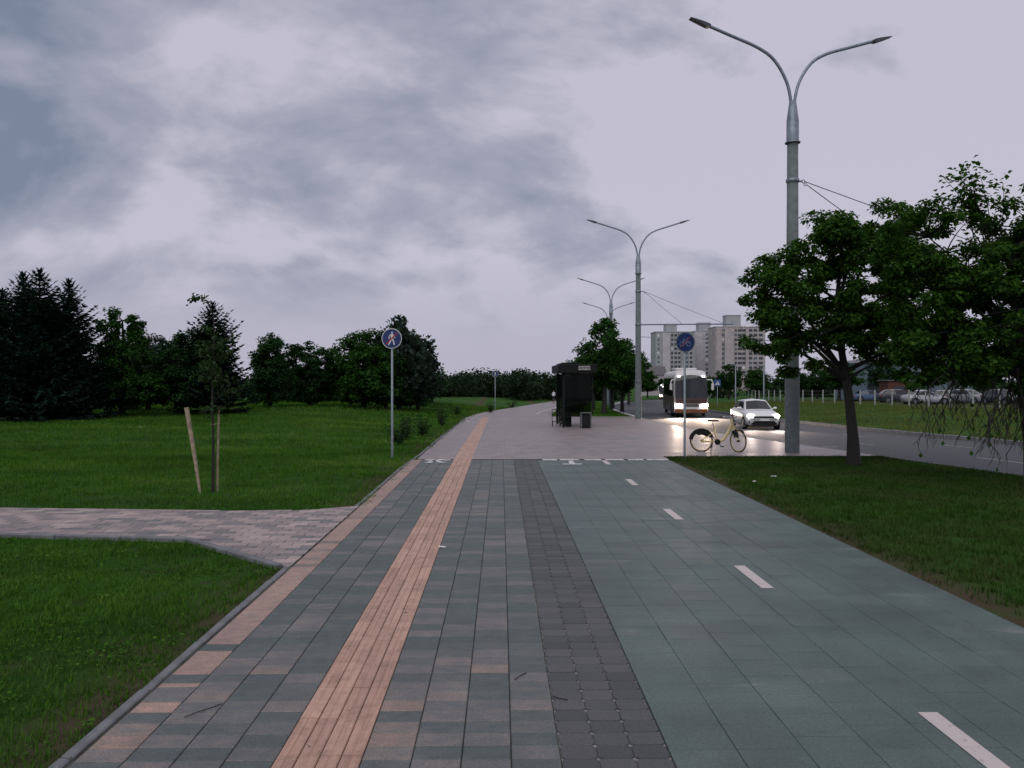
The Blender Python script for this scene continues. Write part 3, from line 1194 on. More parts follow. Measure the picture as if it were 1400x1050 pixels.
def scatter(x0, x1, y0, y1, dens, ok, zf):
    n = int((x1 - x0) * (y1 - y0) * dens)
    xs = nr.uniform(x0, x1, n)
    ys = nr.uniform(y0, y1, n)
    keep = [(x, y, zf(x, y)) for x, y in zip(xs, ys) if ok(x, y)]
    if not keep:
        return keep
    # the turf is thinner in places
    th = patchy(keep, 77, 0.22, 0.0)
    rn = nr.uniform(0, 1, len(keep))
    return [k for k, a, b in zip(keep, th, rn) if a > 0.30 or b < 0.25 + a * 2.2]


def vis_ok(x, y):
    mg = 650 if y < 26 else 260
    return y > 1 and -mg < VPX + x / y * F < 1400 + mg


def lawn_near_left(x, y):
    if not vis_ok(x, y) or x > -2.585 + 0.055 * math.sin(y * 2.1) * math.sin(y * .77 + .5):
        return False
    return y < lerp_e(near_e, x) - 0.12


def lawn_far_left(x, y):
    if not vis_ok(x, y) or x > -2.44 + dshift(y):
        return False
    return y > lerp_e(far_e, x) + 0.06


p = scatter(-14, -2.5, 2.4, 11.6, 190, lawn_near_left, lambda x, y: -0.04)
hv = patchy(p, 1) * 0.062
blades('lawn_grass', p, hv, np.full(len(p), .0075), 'mown grass in the corner between footpath and side path', M['grass'], 1.15, 9, 0.05)
p = scatter(-22, -2.4, 13, 25, 75, lawn_far_left, lambda x, y: ground_z(x, y) - 0.04)
p2 = scatter(-48, 0, 25, 46, 18, lawn_far_left, lambda x, y: ground_z(x, y) - 0.04)
p3 = scatter(-70, 3, 46, 84, 5, lawn_far_left, lambda x, y: ground_z(x, y) - 0.04)
P = p + p2 + p3
sc_ = np.concatenate([np.full(len(p), 1.0), np.full(len(p2), 1.9), np.full(len(p3), 3.6)])
hv = patchy(P, 2, 0.12, 0.6) * 0.085 * np.where(sc_ > 3, 1.9, np.where(sc_ > 1.5, 1.3, 1.0))
blades('lawn_grass', P, hv, sc_ * 0.011, 'wide green lawn running back to the park trees', M['grass'], 0.7, 7, 0.075 * sc_)


def lawn_right(x, y):
    return vis_ok(x, y) and x > 4.69 + 0.10 * max(0.0, math.sin(y * 1.7) * math.sin(y * .63 + 1)) + (0.12 + 0.75 * max(0.0, math.sin(y * .55 - 2.2))) * nr.uniform(0, 1) ** 1.5 and x < ux(ROAD_L, y) - 0.2 and y < 22.2 and y > 3


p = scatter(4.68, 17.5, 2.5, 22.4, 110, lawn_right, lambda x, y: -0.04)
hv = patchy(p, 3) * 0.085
blades('lawn_grass', p, hv, np.full(len(p), .0095), 'dark grass verge between bike path and road', M['grass_worn_shaded'], 1.1, 8, 0.05)


def island(x, y):
    return vis_ok(x, y) and x > 3.65 + dshift(y) and x < ux(ROAD_L, y) - 0.2 and y > PL1 + .05


p = scatter(3, 24, 54, 115, 9, island, lambda x, y: base(y) - 0.04)
hv = patchy(p, 4) * 0.13
blades('lawn_grass', p, hv, np.full(len(p), .035), 'grass under the trees behind the bus shelter', M['grass'], 0.7, 7, 0.2)


def verge(x, y):
    u = x - cshift(y)
    return vis_ok(x, y) and u > ROAD_R + .25 and x < 60


p = scatter(18, 62, 22, 112, 6, verge, lambda x, y: far_z(x - cshift(y), y) - 0.01)
hv = patchy(p, 6, 0.1) * 0.12
blades('verge_grass', p, hv, np.full(len(p), .03), 'yellowish grass verge across the road before the white fence posts', M['grass_dry'], 0.7, 7, 0.16)

def leaf_mesh(name, C, D, Nn, L, W, fold=0.12):
    C, D, Nn = np.asarray(C), np.asarray(D), np.asarray(Nn)
    D /= np.linalg.norm(D, axis=1, keepdims=True) + 1e-9
    S = np.cross(Nn, D)
    S /= np.linalg.norm(S, axis=1, keepdims=True) + 1e-9
    U = np.cross(D, S)
    L = np.asarray(L)[:, None]
    W = np.asarray(W)[:, None]
    b = C - D * L * .5
    t = C + D * L * .5 - U * L * fold
    mid = C + U * L * fold
    V = np.stack([b, mid + S * W * .5, t, mid - S * W * .5], 1).reshape(-1, 3)
    F = np.arange(len(C))[:, None] * 4 + np.array([[0, 1, 2, 3]])
    return np_mesh(name, V, F)


# broad-leaved weeds lying in the turf
def turf_weeds(label, area, ok, zf, n_cl, per, seed, size):
    r = np.random.default_rng(seed)
    C, L = [], []
    while len(C) < n_cl * per:
        x, y = r.uniform(area[0], area[1]), r.uniform(area[2], area[3])
        if not ok(x + .1, y) or not ok(x - .1, y):
            continue
        sp = r.uniform(.05, .22)
        for k in range(per):
            xx, yy = x + r.normal(0, sp), y + r.normal(0, sp)
            if not ok(xx + .08, yy) or not ok(xx - .08, yy) or not ok(xx, yy + .1) or not ok(xx, yy - .1):
                xx, yy = x, y
            C.append((xx, yy, zf(xx, yy) + r.uniform(.02, .05)))
            L.append(size * r.uniform(.6, 1.4))
    n = len(C)
    a = r.uniform(0, 2 * PI, n)
    D = np.stack([np.cos(a), np.sin(a), r.uniform(-.2, .5, n)], 1)
    Nn = np.stack([r.normal(0, .35, n), r.normal(0, .35, n), np.ones(n)], 1)
    W = np.array(L) * r.uniform(.45, .95, n)
    C = np.array(C)
    return C, D, Nn, L, W


for lab, area, ok, zf, ncl, seed, mt_ in (('clover and dandelion leaves in the lawn corner beside the footpath', (-9, -2.6, 4, 11.2), lawn_near_left, lambda x, y: -.035, 170, 91, 'clover'), ('weedy leaves scattered over the wide lawn', (-16, -2.6, 13, 27), lawn_far_left, lambda x, y: ground_z(x, y) - .03, 260, 92, 'clover'), ('weedy leaves and dry litter on the verge by the bike path', (4.7, 12, 5, 22), lawn_right, lambda x, y: -.035, 200, 93, 'litter_leaf')):
    o = obj('turf_weeds', leaf_mesh('turf_weeds', *turf_weeds(lab, area, ok, zf, ncl, 22, seed, .032)), M[mt_])
    o['kind'] = 'stuff'
    tag(o, lab, 'weeds')

# =================================================================== TREES


def unit(r, n):
    v = r.normal(0, 1, (n, 3))
    return v / np.linalg.norm(v, axis=1, keepdims=True)


def curve_pts(a, b, sag, r, n=5):
    a, b = Vector(a), Vector(b)
    mid = (a + b) / 2 + Vector((r.uniform(-1, 1), r.uniform(-1, 1), sag)) * (b - a).length * 0.14
    out = []
    for i in range(n + 1):
        t = i / n
        out.append(a * (1 - t) ** 2 + mid * 2 * t * (1 - t) + b * t * t)
    return out


def tree_parts(seed, trunk, lobes, n_clump, per, leaf, clump_r, r_trunk, n_limb=9, flat=0.7, hollow=0.45, droop=0.3, limb_from=0.45):
    """trunk: list of points from the ground up. lobes: (dx,dy,dz,rx,ry,rz). Returns (trunk mesh, crown mesh)."""
    r = np.random.default_rng(seed)
    rr = random.Random(seed)
    lob = np.array(lobes, dtype=float)
    wts = lob[:, 3] * lob[:, 4] * lob[:, 5]
    pick = r.choice(len(lob), n_clump, p=wts / wts.sum())
    d = unit(r, n_clump)
    rad = hollow + (1.03 - hollow) * r.uniform(0, 1, n_clump) ** 0.6
    cc = lob[pick, :3] + d * rad[:, None] * lob[pick, 3:]
    # --- wood
    m = MB()
    tp = [Vector(p) for p in trunk]
    nt = len(tp)
    m.tube(tp, [r_trunk * (1.25 if i == 0 else 1.0) * (1 - 0.75 * i / (nt - 1)) for i in range(nt)], 9)

    def tp_at(t):
        k = min(nt - 2, int(t * (nt - 1)))
        f = t * (nt - 1) - k
        return tp[k].lerp(tp[k + 1], f)
    anchors = [tp[-1]]
    order = sorted(range(n_clump), key=lambda i: rr.random())
    for i in order[:n_limb]:
        tgt = Vector(cc[i])
        st = tp_at(min(1.0, max(limb_from, limb_from + (1 - limb_from) * rr.random())))
        if st.z > tgt.z:
            st = tp_at(limb_from)
        pts = curve_pts(st, st.lerp(tgt, 0.86), 0.5, rr, 6)
        r0_ = r_trunk * rr.uniform(.32, .5)
        m.tube(pts, [r0_ * (1 - .8 * k / 6) for k in range(7)], 6)
        anchors += pts[2:]
    A = np.array([tuple(p) for p in anchors])
    for i in range(n_clump):
        dd = np.linalg.norm(A - cc[i], axis=1) + np.maximum(0, A[:, 2] - cc[i][2]) * 0.8
        st = A[int(np.argmin(dd))]
        pts = curve_pts(st, cc[i], 0.35, rr, 4)
        m.tube(pts, [max(.006, r_trunk * .11 * (1 - .2 * k)) for k in range(5)], 4, cap=False)
    tm = m.mesh('trunk')
    # --- leaves
    n = n_clump * per
    C = np.repeat(cc, per, axis=0)
    q = unit(r, n) * (r.uniform(0, 1, n) ** 0.5)[:, None]
    crs = np.repeat(clump_r * r.uniform(.65, 1.35, n_clump), per)
    C = C + q * crs[:, None] * np.array([1, 1, flat])
    out = q * np.array([1, 1, .4]) + unit(r, n) * .5
    out[:, 2] -= droop
    Nn = unit(r, n) * .55 + np.array([0, 0, 1.0]) + q * .5
    L = leaf * r.uniform(.65, 1.3, n)
    cm = leaf_mesh('crown', C, out, Nn, L, L * r.uniform(.6, .95, n))
    return tm, cm


CROWNS = {}


def make_tree(name, label, loc, parts, leafmat, group=None, scale=(1, 1, 1), rz=0.0):
    t = thing(name, label, 'tree', loc, rz, group)
    tm, cm = parts
    obj('trunk', tm, M['bark'], t)
    if cm.materials and cm.materials[0] != leafmat:
        key = (cm.name, leafmat.name)
        if key not in CROWNS:
            c2 = cm.copy()
            c2.materials[0] = leafmat
            CROWNS[key] = c2
        cm = CROWNS[key]
    obj('crown', cm, leafmat, t)
    t.scale = scale
    return t


def spruce_parts(seed, H, rad, n_tier, tw_len, low=0.25):
    r = random.Random(seed)
    m = MB()
    m.tube([(0, 0, -.1), (0, 0, H * .5), (0, 0, H * .98)], [H * .02, H * .012, .01], 7)
    C, D, Nn, L, W = [], [], [], [], []
    for i in range(n_tier):
        t = i / (n_tier - 1)
        z = low + (H - low) * (t ** 0.92)
        Rr = rad * min((1 - t) * 1.3, (1 - t) ** 0.75) * r.uniform(.78, 1.16) + 0.06
        nb = max(5, int(11 * (1 - t * .55)))
        a0 = r.uniform(0, 6.28)
        for b in range(nb):
            a = a0 + 2 * PI * b / nb + r.uniform(-.25, .25)
            ln = Rr * r.uniform(.7, 1.15)
            dx, dy = math.cos(a), math.sin(a)
            steep = 0.8 * t + .1
            npt = max(4, int(ln / 0.13))
            pts = []
            for k in range(npt + 1):
                s = k / npt
                zz = z + ln * (steep * s - 0.38 * (1 - t) * s + 0.30 * s * s)
                pts.append(Vector((dx * ln * s, dy * ln * s, zz)))
            m.tube([pts[0], pts[npt // 2], pts[-1]], [.025, .014, .004], 4, cap=False)
            for k in range(1, npt + 1):
                p = pts[k]
                dirv = (pts[k] - pts[k - 1]).normalized()
                sd = Vector((-dy, dx, 0))
                s = k / npt
                l_ = tw_len * (1.15 - .55 * s) * r.uniform(.7, 1.3) * (.32 + .68 * min(1.0, (1 - t) * 2.6))
                for sg in (-1, 1):
                    for rep in range(3):
                        dd = dirv * r.uniform(.35, .9) + sd * sg * r.uniform(.4, 1) + Vector((0, 0, r.uniform(-.55, .25)))
                        dd.normalize()
                        C.append(tuple(p + dd * l_ * .45))
                        D.append(tuple(dd))
                        Nn.append((r.uniform(-.5, .5), r.uniform(-.5, .5), 1))
                        L.append(l_)
                        W.append(l_ * r.uniform(.30, .5))
                if k == npt:
                    C.append(tuple(p + dirv * .1)); D.append(tuple(dirv)); Nn.append((0, 0, 1)); L.append(.3); W.append(.08)
    for k in range(14):
        a = r.uniform(0, 6.28)
        C.append((0, 0, H - .3 + k * .02)); D.append((math.cos(a) * .35, math.sin(a) * .35, 1)); Nn.append((math.sin(a), -math.cos(a), .2)); L.append(.42); W.append(.10)
    return m.mesh('trunk'), leaf_mesh('crown', C, D, Nn, L, W, 0.08)


def X_of(px, Y):
    return (px - VPX) / F * Y


def H_of(ytop, x, Y):
    return (HOR - ytop) / F * Y + CAM_H - ground_z(x, Y)


# ---- maple on the right verge
mt = [(0, 0, -.15), (-.03, 0, .8), (-.10, .02, 1.6), (-.22, .05, 2.5), (-.35, .1, 3.4), (-.40, .1, 4.4), (-.30, .1, 5.6)]
ml = [(-1.0, 0, 4.1, 1.6, 1.7, 1.1), (-2.1, -.2, 4.5, .85, 1.1, .7), (-2.2, 0, 3.5, .7, .9, .5), (-.6, .1, 5.7, 1.1, 1.3, .95), (.7, .2, 5.0, 1.4, 1.5, 1.4), (-1.6, .2, 2.8, 1.0, 1.1, .45), (.9, 0, 3.3, 1.4, 1.4, .9), (1.05, .1, 6.0, 1.0, 1.0, 1.0), (-1.3, 0, 6.0, .8, .8, .6), (1.9, 0, 4.3, 1.0, 1.2, 1.1), (-1.9, 0, 5.2, .8, .9, .6)]
make_tree('maple_tree', 'leafy maple with slim leaning trunk on the verge in front of the concrete lamp post', (9.25, 20.0, -0.04), tree_parts(21, mt, ml, 290, 190, 0.105, 0.33, 0.16, 14, 0.6, 0.45), M['maple'])
# ---- maple at the far right, thinner, with bare hanging twigs
mt = [(0.05, 0, -.15), (-.05, 0, 1.0), (-.22, 0, 2.0), (-.3, 0, 3.2), (-.4, .1, 4.2), (-.45, .1, 5.0)]
ml = [(-.6, 0, 3.6, 1.7, 1.7, 1.1), (.8, 0, 4.3, 1.8, 1.8, 1.5), (-1.9, .1, 3.0, 1.1, 1.3, .7), (0, 0, 5.2, 1.2, 1.3, .8), (1.0, 0, 6.0, 1.1, 1.1, .8), (-1.6, 0, 4.4, .9, 1.0, .8), (-2.4, 0, 4.0, .8, .9, .9), (-2.2, .1, 5.0, 1.0, .9, .95), (-2.2, 0, 2.7, .8, .9, .5), (-.6, 0, 2.55, 1.4, 1.3, .55), (-1.7, 0, 2.35, .9, 1.0, .35), (-1.4, 0, 5.5, .7, .7, .6)]
mp2 = tree_parts(33, mt, ml, 390, 170, 0.095, 0.29, 0.17, 16, 0.6, 0.35)
t2 = make_tree('maple_tree', 'maple with bare twigs hanging over the road and a thin feathery top', (11.2, 16.0, -0.04), mp2, M['maple'])
rr = random.Random(9)
m = MB()
LC, LD, LN, LL = [], [], [], []


def hang(m, st, length, rr, depth=0):
    p = Vector(st)
    pts = [p.copy()]
    d = Vector((rr.uniform(-.7, .35), rr.uniform(-.5, .5), -1)).normalized()
    n = 5
    for k in range(n):
        d = (d + Vector((rr.uniform(-.4, .4), rr.uniform(-.4, .4), rr.uniform(-.25, .1)))).normalized()
        p = p + d * length / n
        pts.append(p.copy())
        if depth < 2 and k > 0 and rr.random() < .85:
            hang(m, p, length * rr.uniform(.35, .6), rr, depth + 1)
    m.tube(pts, [.019 * (1 - .15 * k) / (1 + depth * .6) for k in range(n + 1)], 4, cap=False)
    if depth == 2 and rr.random() < .15:
        LC.append(tuple(p)); LD.append((rr.uniform(-.4, .4), rr.uniform(-.4, .4), -1)); LN.append((rr.uniform(-1, 1), -1, 0)); LL.append(.12)


for k in range(19):
    hang(m, (rr.uniform(-2.1, -.2), rr.uniform(-.7, .5), rr.uniform(2.0, 2.7)), rr.uniform(.7, 1.35), rr)
# feathery leader on top
for k in range(9):
    a = Vector((rr.uniform(-1.2, -.5), rr.uniform(-.3, .3), 5.0))
    b = Vector((-1.3 + rr.uniform(-.6, .9), rr.uniform(-.4, .4), rr.uniform(6.0, 6.7)))
    pts = curve_pts(a, b, .3, rr, 5)
    m.tube(pts, [.016, .013, .011, .009, .007, .005], 4, cap=False)
    for q in pts[2:]:
        for j in range(15):
            LC.append(tuple(q + Vector((rr.gauss(0, .13), rr.gauss(0, .13), rr.gauss(0, .10)))))
            LD.append((rr.uniform(-1, 1), rr.uniform(-1, 1), rr.uniform(-.6, .2)))
            LN.append((rr.uniform(-.5, .5), rr.uniform(-.5, .5), 1))
            LL.append(rr.uniform(.09, .15))
m.build('bare_twigs', M['bark'], t2)['kind'] = 'stuff'
obj('leafy_tips', leaf_mesh('leafy_tips', LC, LD, LN, LL, np.array(LL) * .75), M['maple'], t2)['kind'] = 'stuff'
# ---- trees on the grass island behind the shelter
g_is = 'trees in a row along the near kerb'
isl = []
lobI = [(0, 0, 4.6, 2.3, 2.3, 2.2), (.6, 0, 3.4, 2.2, 2.1, 1.2), (-.8, 0, 3.7, 1.9, 2.0, 1.3), (.3, 0, 6.3, 1.2, 1.2, 1.0)]
isl.append(tree_parts(61, [(0, 0, -.1), (.05, 0, 1.5), (0, .05, 3), (.1, 0, 4.5), (.1, 0, 6)], lobI, 150, 60, 0.24, 0.55, 0.2, 9))
lobI2 = [(0, 0, 4.2, 2.0, 2.0, 1.9), (.3, 0, 5.6, 1.3, 1.3, 1.2), (-.5, 0, 3.2, 1.9, 1.9, 1.0)]
isl.append(tree_parts(62, [(0, 0, -.1), (-.05, 0, 1.5), (.05, .05, 3), (0, 0, 4.5), (.1, 0, 5.6)], lobI2, 120, 50, 0.26, 0.55, 0.17, 8))
isl_lab = ['broad maple directly behind the bus shelter, tallest on the grass island', 'maple close beside the second lamp post on the grass island', 'round maple further along the near kerb', 'small maple far along the near kerb', 'round maple beyond the third lamp post by the kerb', 'slim maple at the distant bend of the near kerb', 'low maple on the path side of the grass island']
for k, (px, Y, sc, kind) in enumerate(((826, 60, 1.02, 0), (851, 64, .9, 1), (838, 74, .95, 0), (812, 72, .8, 1), (860, 104, 1.0, 1), (872, 122, 1.1, 0), (800, 88, .85, 1))):
    x = X_of(px, Y)
    make_tree('maple_tree', isl_lab[k], (x, Y, base(Y) - .04), isl[kind], M['leafA'], g_is, (sc, sc, sc), k * 1.3)

# ---- park trees on the left
spA = spruce_parts(71, 8.0, 2.5, 28, 0.42)
spB = spruce_parts(72, 6.6, 2.4, 23, 0.42)
spC = spruce_parts(73, 7.4, 2.3, 25, 0.42)
gsp = 'spruces at the edge of the park'
for px, ytop, Y, parts, hh, wsc, lab in ((60, 372, 40, spA, 8.0, 1.35, 'tallest dark spruce at the edge of the park, in front of its neighbours'), (10, 400, 41.5, spB, 6.6, 1.35, 'spruce beside the tallest one, lower and broad, on its outer side'), (100, 386, 41.5, spC, 7.4, 1.15, 'spruce tucked behind the tallest one, beside the cone-shaped broadleaf tree'), (38, 377, 41, spC, 7.4, 1.1, 'spruce pressed against the tallest one, almost as high'), (-50, 415, 43, spA, 8.0, 1.2, 'outermost spruce of the park edge cluster'), (293, 416, 46, spB, 6.6, 1.15, 'lone pointed spruce behind the staked sapling')):
    x = X_of(px, Y)
    H = H_of(ytop, x, Y)
    s = H / hh
    make_tree('spruce_tree', lab, (x, Y, ground_z(x, Y) - .04), parts, M['needle2'] if px < 120 else M['needle'], gsp, (s * wsc, s * wsc, s), px * .1)
dA = tree_parts(81, [(0, 0, -.1), (0, 0, 2), (.1, 0, 4), (0.05, 0, 5.2)], [(0, 0, 2.2, 2.2, 2.0, 1.6), (0, 0, 3.7, 1.6, 1.5, 1.4), (.05, 0, 4.7, 1.05, 1.0, 1.2), (.1, 0, 5.6, .55, .55, .85), (-.7, 0, 1.3, 1.7, 1.7, .9), (.9, 0, 1.4, 1.6, 1.6, .9)], 250, 90, 0.17, 0.42, .16, 9, limb_from=.2)
dB = tree_parts(82, [(0, 0, -.1), (0, 0, 1.6), (.1, 0, 3), (0, 0, 4.2)], [(0, 0, 2.6, 2.0, 1.9, 1.9), (-.8, 0, 1.6, 1.6, 1.6, 1.2), (.9, 0, 1.8, 1.6, 1.6, 1.3), (.3, 0, 4.2, 1.1, 1.1, 1.1)], 210, 90, 0.175, 0.47, .16, 9, limb_from=.2)
dC = tree_parts(83, [(0, 0, -.1), (0, 0, 1.6), (.1, 0, 3), (0, 0, 4.0)], [(-.9, 0, 3.4, 1.1, 1.2, 1.6), (.8, 0, 3.0, 1.2, 1.2, 1.5), (0, 0, 1.7, 1.9, 1.8, 1.3), (0, 0, 4.3, .7, .7, .8)], 200, 90, 0.175, 0.42, .15, 9, limb_from=.2)
dS = tree_parts(84, [(0, 0, -.1), (.1, 0, 1.6), (0, 0, 3), (.1, 0, 4.6)], [(0, 0, 2.6, 1.9, 1.8, 1.8), (-.4, 0, 4.2, 1.3, 1.2, 1.1), (1.0, 0, 3.4, 1.2, 1.2, 1.0), (.9, 0, 1.8, 1.5, 1.5, 1.1)], 150, 60, 0.27, 0.55, .15, 12, 1.0, 0.4, -.5, .2)
gd = 'broadleaf trees at the edge of the park'
for px, ytop, Y, parts, hh, ws, mt_, lab in (
        (170, 408, 44, dA, 6.4, 1.0, 'leafA', 'cone-shaped broadleaf tree next to the spruce cluster'),
        (206, 452, 50, dB, 5.3, 1.0, 'silver', 'bluish broadleaf tree mostly hidden behind the cone-shaped one'),
        (258, 444, 46, dB, 5.3, 1.0, 'leafB', 'round dark broadleaf tree just behind the leaning stake'),
        (370, 456, 54, dC, 5.1, .95, 'leafB', 'twin-topped broadleaf tree after the lone spruce'),
        (424, 467, 57, dC, 5.1, 1.1, 'leafB', 'lower twin-topped broadleaf tree in the middle of the park edge'),
        (498, 444, 58, dB, 5.3, 1.15, 'leafA', 'broad round tree beside the pedestrian sign'),
        (546, 430, 60, dS, 5.4, .95, 'silver', 'silvery loose tree rising directly behind the pedestrian sign'),
        (572, 470, 63, dS, 5.4, 1.1, 'silver', 'low silvery tree at the open end of the park edge'),
        (528, 470, 58.5, dB, 5.3, 1.0, 'leafB', 'dark bushy tree at the foot of the silvery tree'),
        (-30, 450, 48, dB, 5.3, 1.2, 'leafB', 'dark round tree behind the outermost spruce')):
    x = X_of(px, Y)
    H = H_of(ytop, x, Y)
    s = H / hh
    make_tree('broadleaf_tree', lab, (x, Y, ground_z(x, Y) - .04), parts, M[mt_], gd, (s * ws, s * ws, s), px * .37)

# ---- far wood closing the view: one mass


def wood_mass(name, label, spots, seed, leaf, per, clumps, mat):
    r = np.random.default_rng(seed)
    Cs = []
    for (x, y, z, h, w) in spots:
        n = clumps
        d = unit(r, n)
        rad = .5 + .5 * r.uniform(0, 1, n) ** .5
        c = np.array([x, y, z + h * .5]) + d * rad[:, None] * np.array([w, w, h * .5])
        C = np.repeat(c, per, axis=0) + r.normal(0, .30 * w / 2.0, (n * per, 3))
        Cs.append(C)
    C = np.concatenate(Cs)
    n = len(C)
    L = leaf * r.uniform(.6, 1.4, n)
    me = leaf_mesh(name, C, unit(r, n), unit(r, n) * .6 + np.array([0, 0, 1.0]), L, L * .75)
    o = obj(name, me, mat)
    o['kind'] = 'stuff'
    tag(o, label, 'woodland')


rw = random.Random(4)
spots = []
for k in range(95):
    Y = rw.uniform(125, 165)
    px = rw.uniform(500, 840)
    x = X_of(px, Y)
    top = 509 + rw.uniform(-4, 4) - 3 * math.sin(px * .03)
    z = base(Y) + .1
    h = (HOR - top) / F * Y + CAM_H - z
    spots.append((x, Y, z - .3, max(3, h), rw.uniform(2.2, 3.4)))
wood_mass('distant_wood', 'distant dark wood closing the view at the end of the path', spots, 5, .48, 17, 36, M['wood'])
spots = []
for k in range(60):
    Y = rw.uniform(70, 95)
    px = rw.uniform(-160, 600)
    x = X_of(px, Y)
    z = ground_z(x, Y)
    top = 506 + rw.uniform(-7, 7)
    h = (HOR - top) / F * Y + CAM_H - z
    spots.append((x, Y, z - .3, max(2.5, h), rw.uniform(2.0, 3.0)))
wood_mass('park_thicket', 'dark thicket behind the first row of park trees', spots, 6, .5, 9, 34, M['leafB'])

# ---- belt of trees across the road
gb = 'trees beyond the white fence posts'
bl_ = ['leafy tree behind the fence at the coach end', 'tall leafy tree in front of the pink apartment block', 'leafy tree beside the thin lamp post across the road', 'bushy tree behind the fence near the car park entrance', 'dark tree over the parked silver car', 'dark tree beside the pale blue building', 'dark spreading tree in front of the pale blue building', 'leafy tree at the car park corner', 'low tree beside the crossing sign', 'distant tree in the gap before the apartment blocks', 'tree at the far road bend beside the white bus', 'small tree at the far road bend before the apartment blocks']
for k, (px, ytop, Y, kind, sc) in enumerate(((968, 515, 130, 1, 1.1), (998, 499, 140, 0, 1.0), (1036, 504, 120, 1, 1.15), (1085, 500, 115, 0, 1.2), (1150, 492, 100, 1, 1.3), (1218, 490, 104, 0, 1.15), (1352, 486, 96, 1, 1.25), (1120, 506, 125, 0, 1.2), (945, 517, 150, 0, 1.1), (925, 519, 165, 1, 1.2), (886, 514, 175, 0, 1.15), (908, 518, 190, 1, 1.2))):
    x = X_of(px, Y)
    z = far_z(x - cshift(Y), Y)
    H = (HOR - ytop) / F * Y + CAM_H - z
    hh = (7.2, 6.7)[kind]
    s = H / hh
    make_tree('broadleaf_tree', bl_[k], (x, Y, z), isl[kind], M['leafB'] if k % 2 else M['leafA'], gb, (s * sc * 1.2, s * sc * 1.2, s), k * .9)

spots = []
for k in range(46):
    Y = rw.uniform(150, 185)
    px = rw.uniform(935, 1500)
    z = far_z(40, Y)
    top = 514 + rw.uniform(-6, 5)
    h = (HOR - top) / F * Y + CAM_H - z
    spots.append((X_of(px, Y), Y, z - .3, max(3.0, h), rw.uniform(2.8, 4.2)))
wood_mass('distant_wood', 'distant belt of trees beyond the car park and verge', spots, 8, .6, 12, 34, M['wood'])

# ---- staked sapling
SX, SY = X_of(293, 15.4), 15.4
m = MB()
tk = [(0, 0, -.05), (0.01, 0, 1.0), (-.01, 0, 1.9), (.03, 0, 2.8), (.02, 0, 3.5), (-.10, 0, 3.8), (-.28, 0, 3.9), (-.42, 0, 3.86)]
sap = thing('sapling', 'slender staked sapling with sparse leaves and a bent leader on the lawn', 'tree', (SX, SY, -.03))
m.tube(tk, [.035, .026, .022, .017, .012, .009, .007, .004], 8)
rs = random.Random(12)
LC, LD, LN, LL = [], [], [], []
for k in range(26):
    z = rs.uniform(1.55, 3.2)
    a = rs.uniform(0, 6.28)
    ln = rs.uniform(.25, .62) * (1.1 - (z - 1.55) * .32)
    st = Vector((0.01, 0, z))
    en = st + Vector((math.cos(a) * ln, math.sin(a) * ln, ln * rs.uniform(-.1, .7)))
    pts = curve_pts(st, en, .2, rs, 4)
    m.tube(pts, [.009, .008, .006, .005, .003], 4, cap=False)
    for q in pts[1:]:
        for j in range(6):
            LC.append(tuple(q + Vector((rs.gauss(0, .07), rs.gauss(0, .07), rs.gauss(0, .06)))))
            LD.append((rs.uniform(-1, 1), rs.uniform(-1, 1), rs.uniform(-1, .1)))
            LN.append((rs.uniform(-.6, .6), rs.uniform(-.6, .6), 1))
            LL.append(rs.uniform(.07, .13))
for q in ((-.12, 3.8), (-.2, 3.87), (-.28, 3.88), (-.36, 3.86), (-.44, 3.82)):
    for j in range(9):
        LC.append((q[0] + rs.gauss(0, .04), rs.gauss(0, .05), q[1] + rs.gauss(0, .035)))
        LD.append((rs.uniform(-1, .2), rs.uniform(-1, 1), rs.uniform(-.9, .1)))
        LN.append((rs.uniform(-.6, .6), -.6, 1))
        LL.append(rs.uniform(.07, .12))
m.build('trunk', M['bark'], sap)
obj('crown', leaf_mesh('crown', LC, LD, LN, LL, np.array(LL) * .7), M['weed'], sap)
st1 = thing('stake', 'leaning timber stake left of the sapling stem', 'stake', (X_of(277, 15.2), 15.2, -.05), 0, 'sapling stakes')
MB().tube([(0.0, 0, -.1), (-.14, 0, .85), (-.275, -.02, 1.72)], [.022, .042, .047], 8).build('timber', M['stake'], st1)
st1['label'] = 'leaning thick timber stake beside the sapling'
st2 = thing('stake', 'upright thin timber stake close to the sapling', 'stake', (X_of(299, 15.5), 15.5, -.05), 0, 'sapling stakes')
MB().tube([(0, 0, -.1), (.01, 0, .85), (.035, 0, 1.72)], [.022, .023, .022], 8).build('timber', M['stake'], st2)
tie = MB().tube([(SX + .03, SY - .03, 1.32), (SX + .05, SY + .06, 1.33), (X_of(299, 15.5) + .06, 15.5, 1.33), (X_of(299, 15.5) - .04, 15.44, 1.33), (SX - .02, SY - .04, 1.32)], .008, 5).build('tie_strap', M['stake'])
tag(tie, 'pale strap tying the sapling to its upright stake', 'strap')

# ---- weeds and small shrubs on the lawn by the path
gw = 'scruffy shrubs on the lawn by the path'


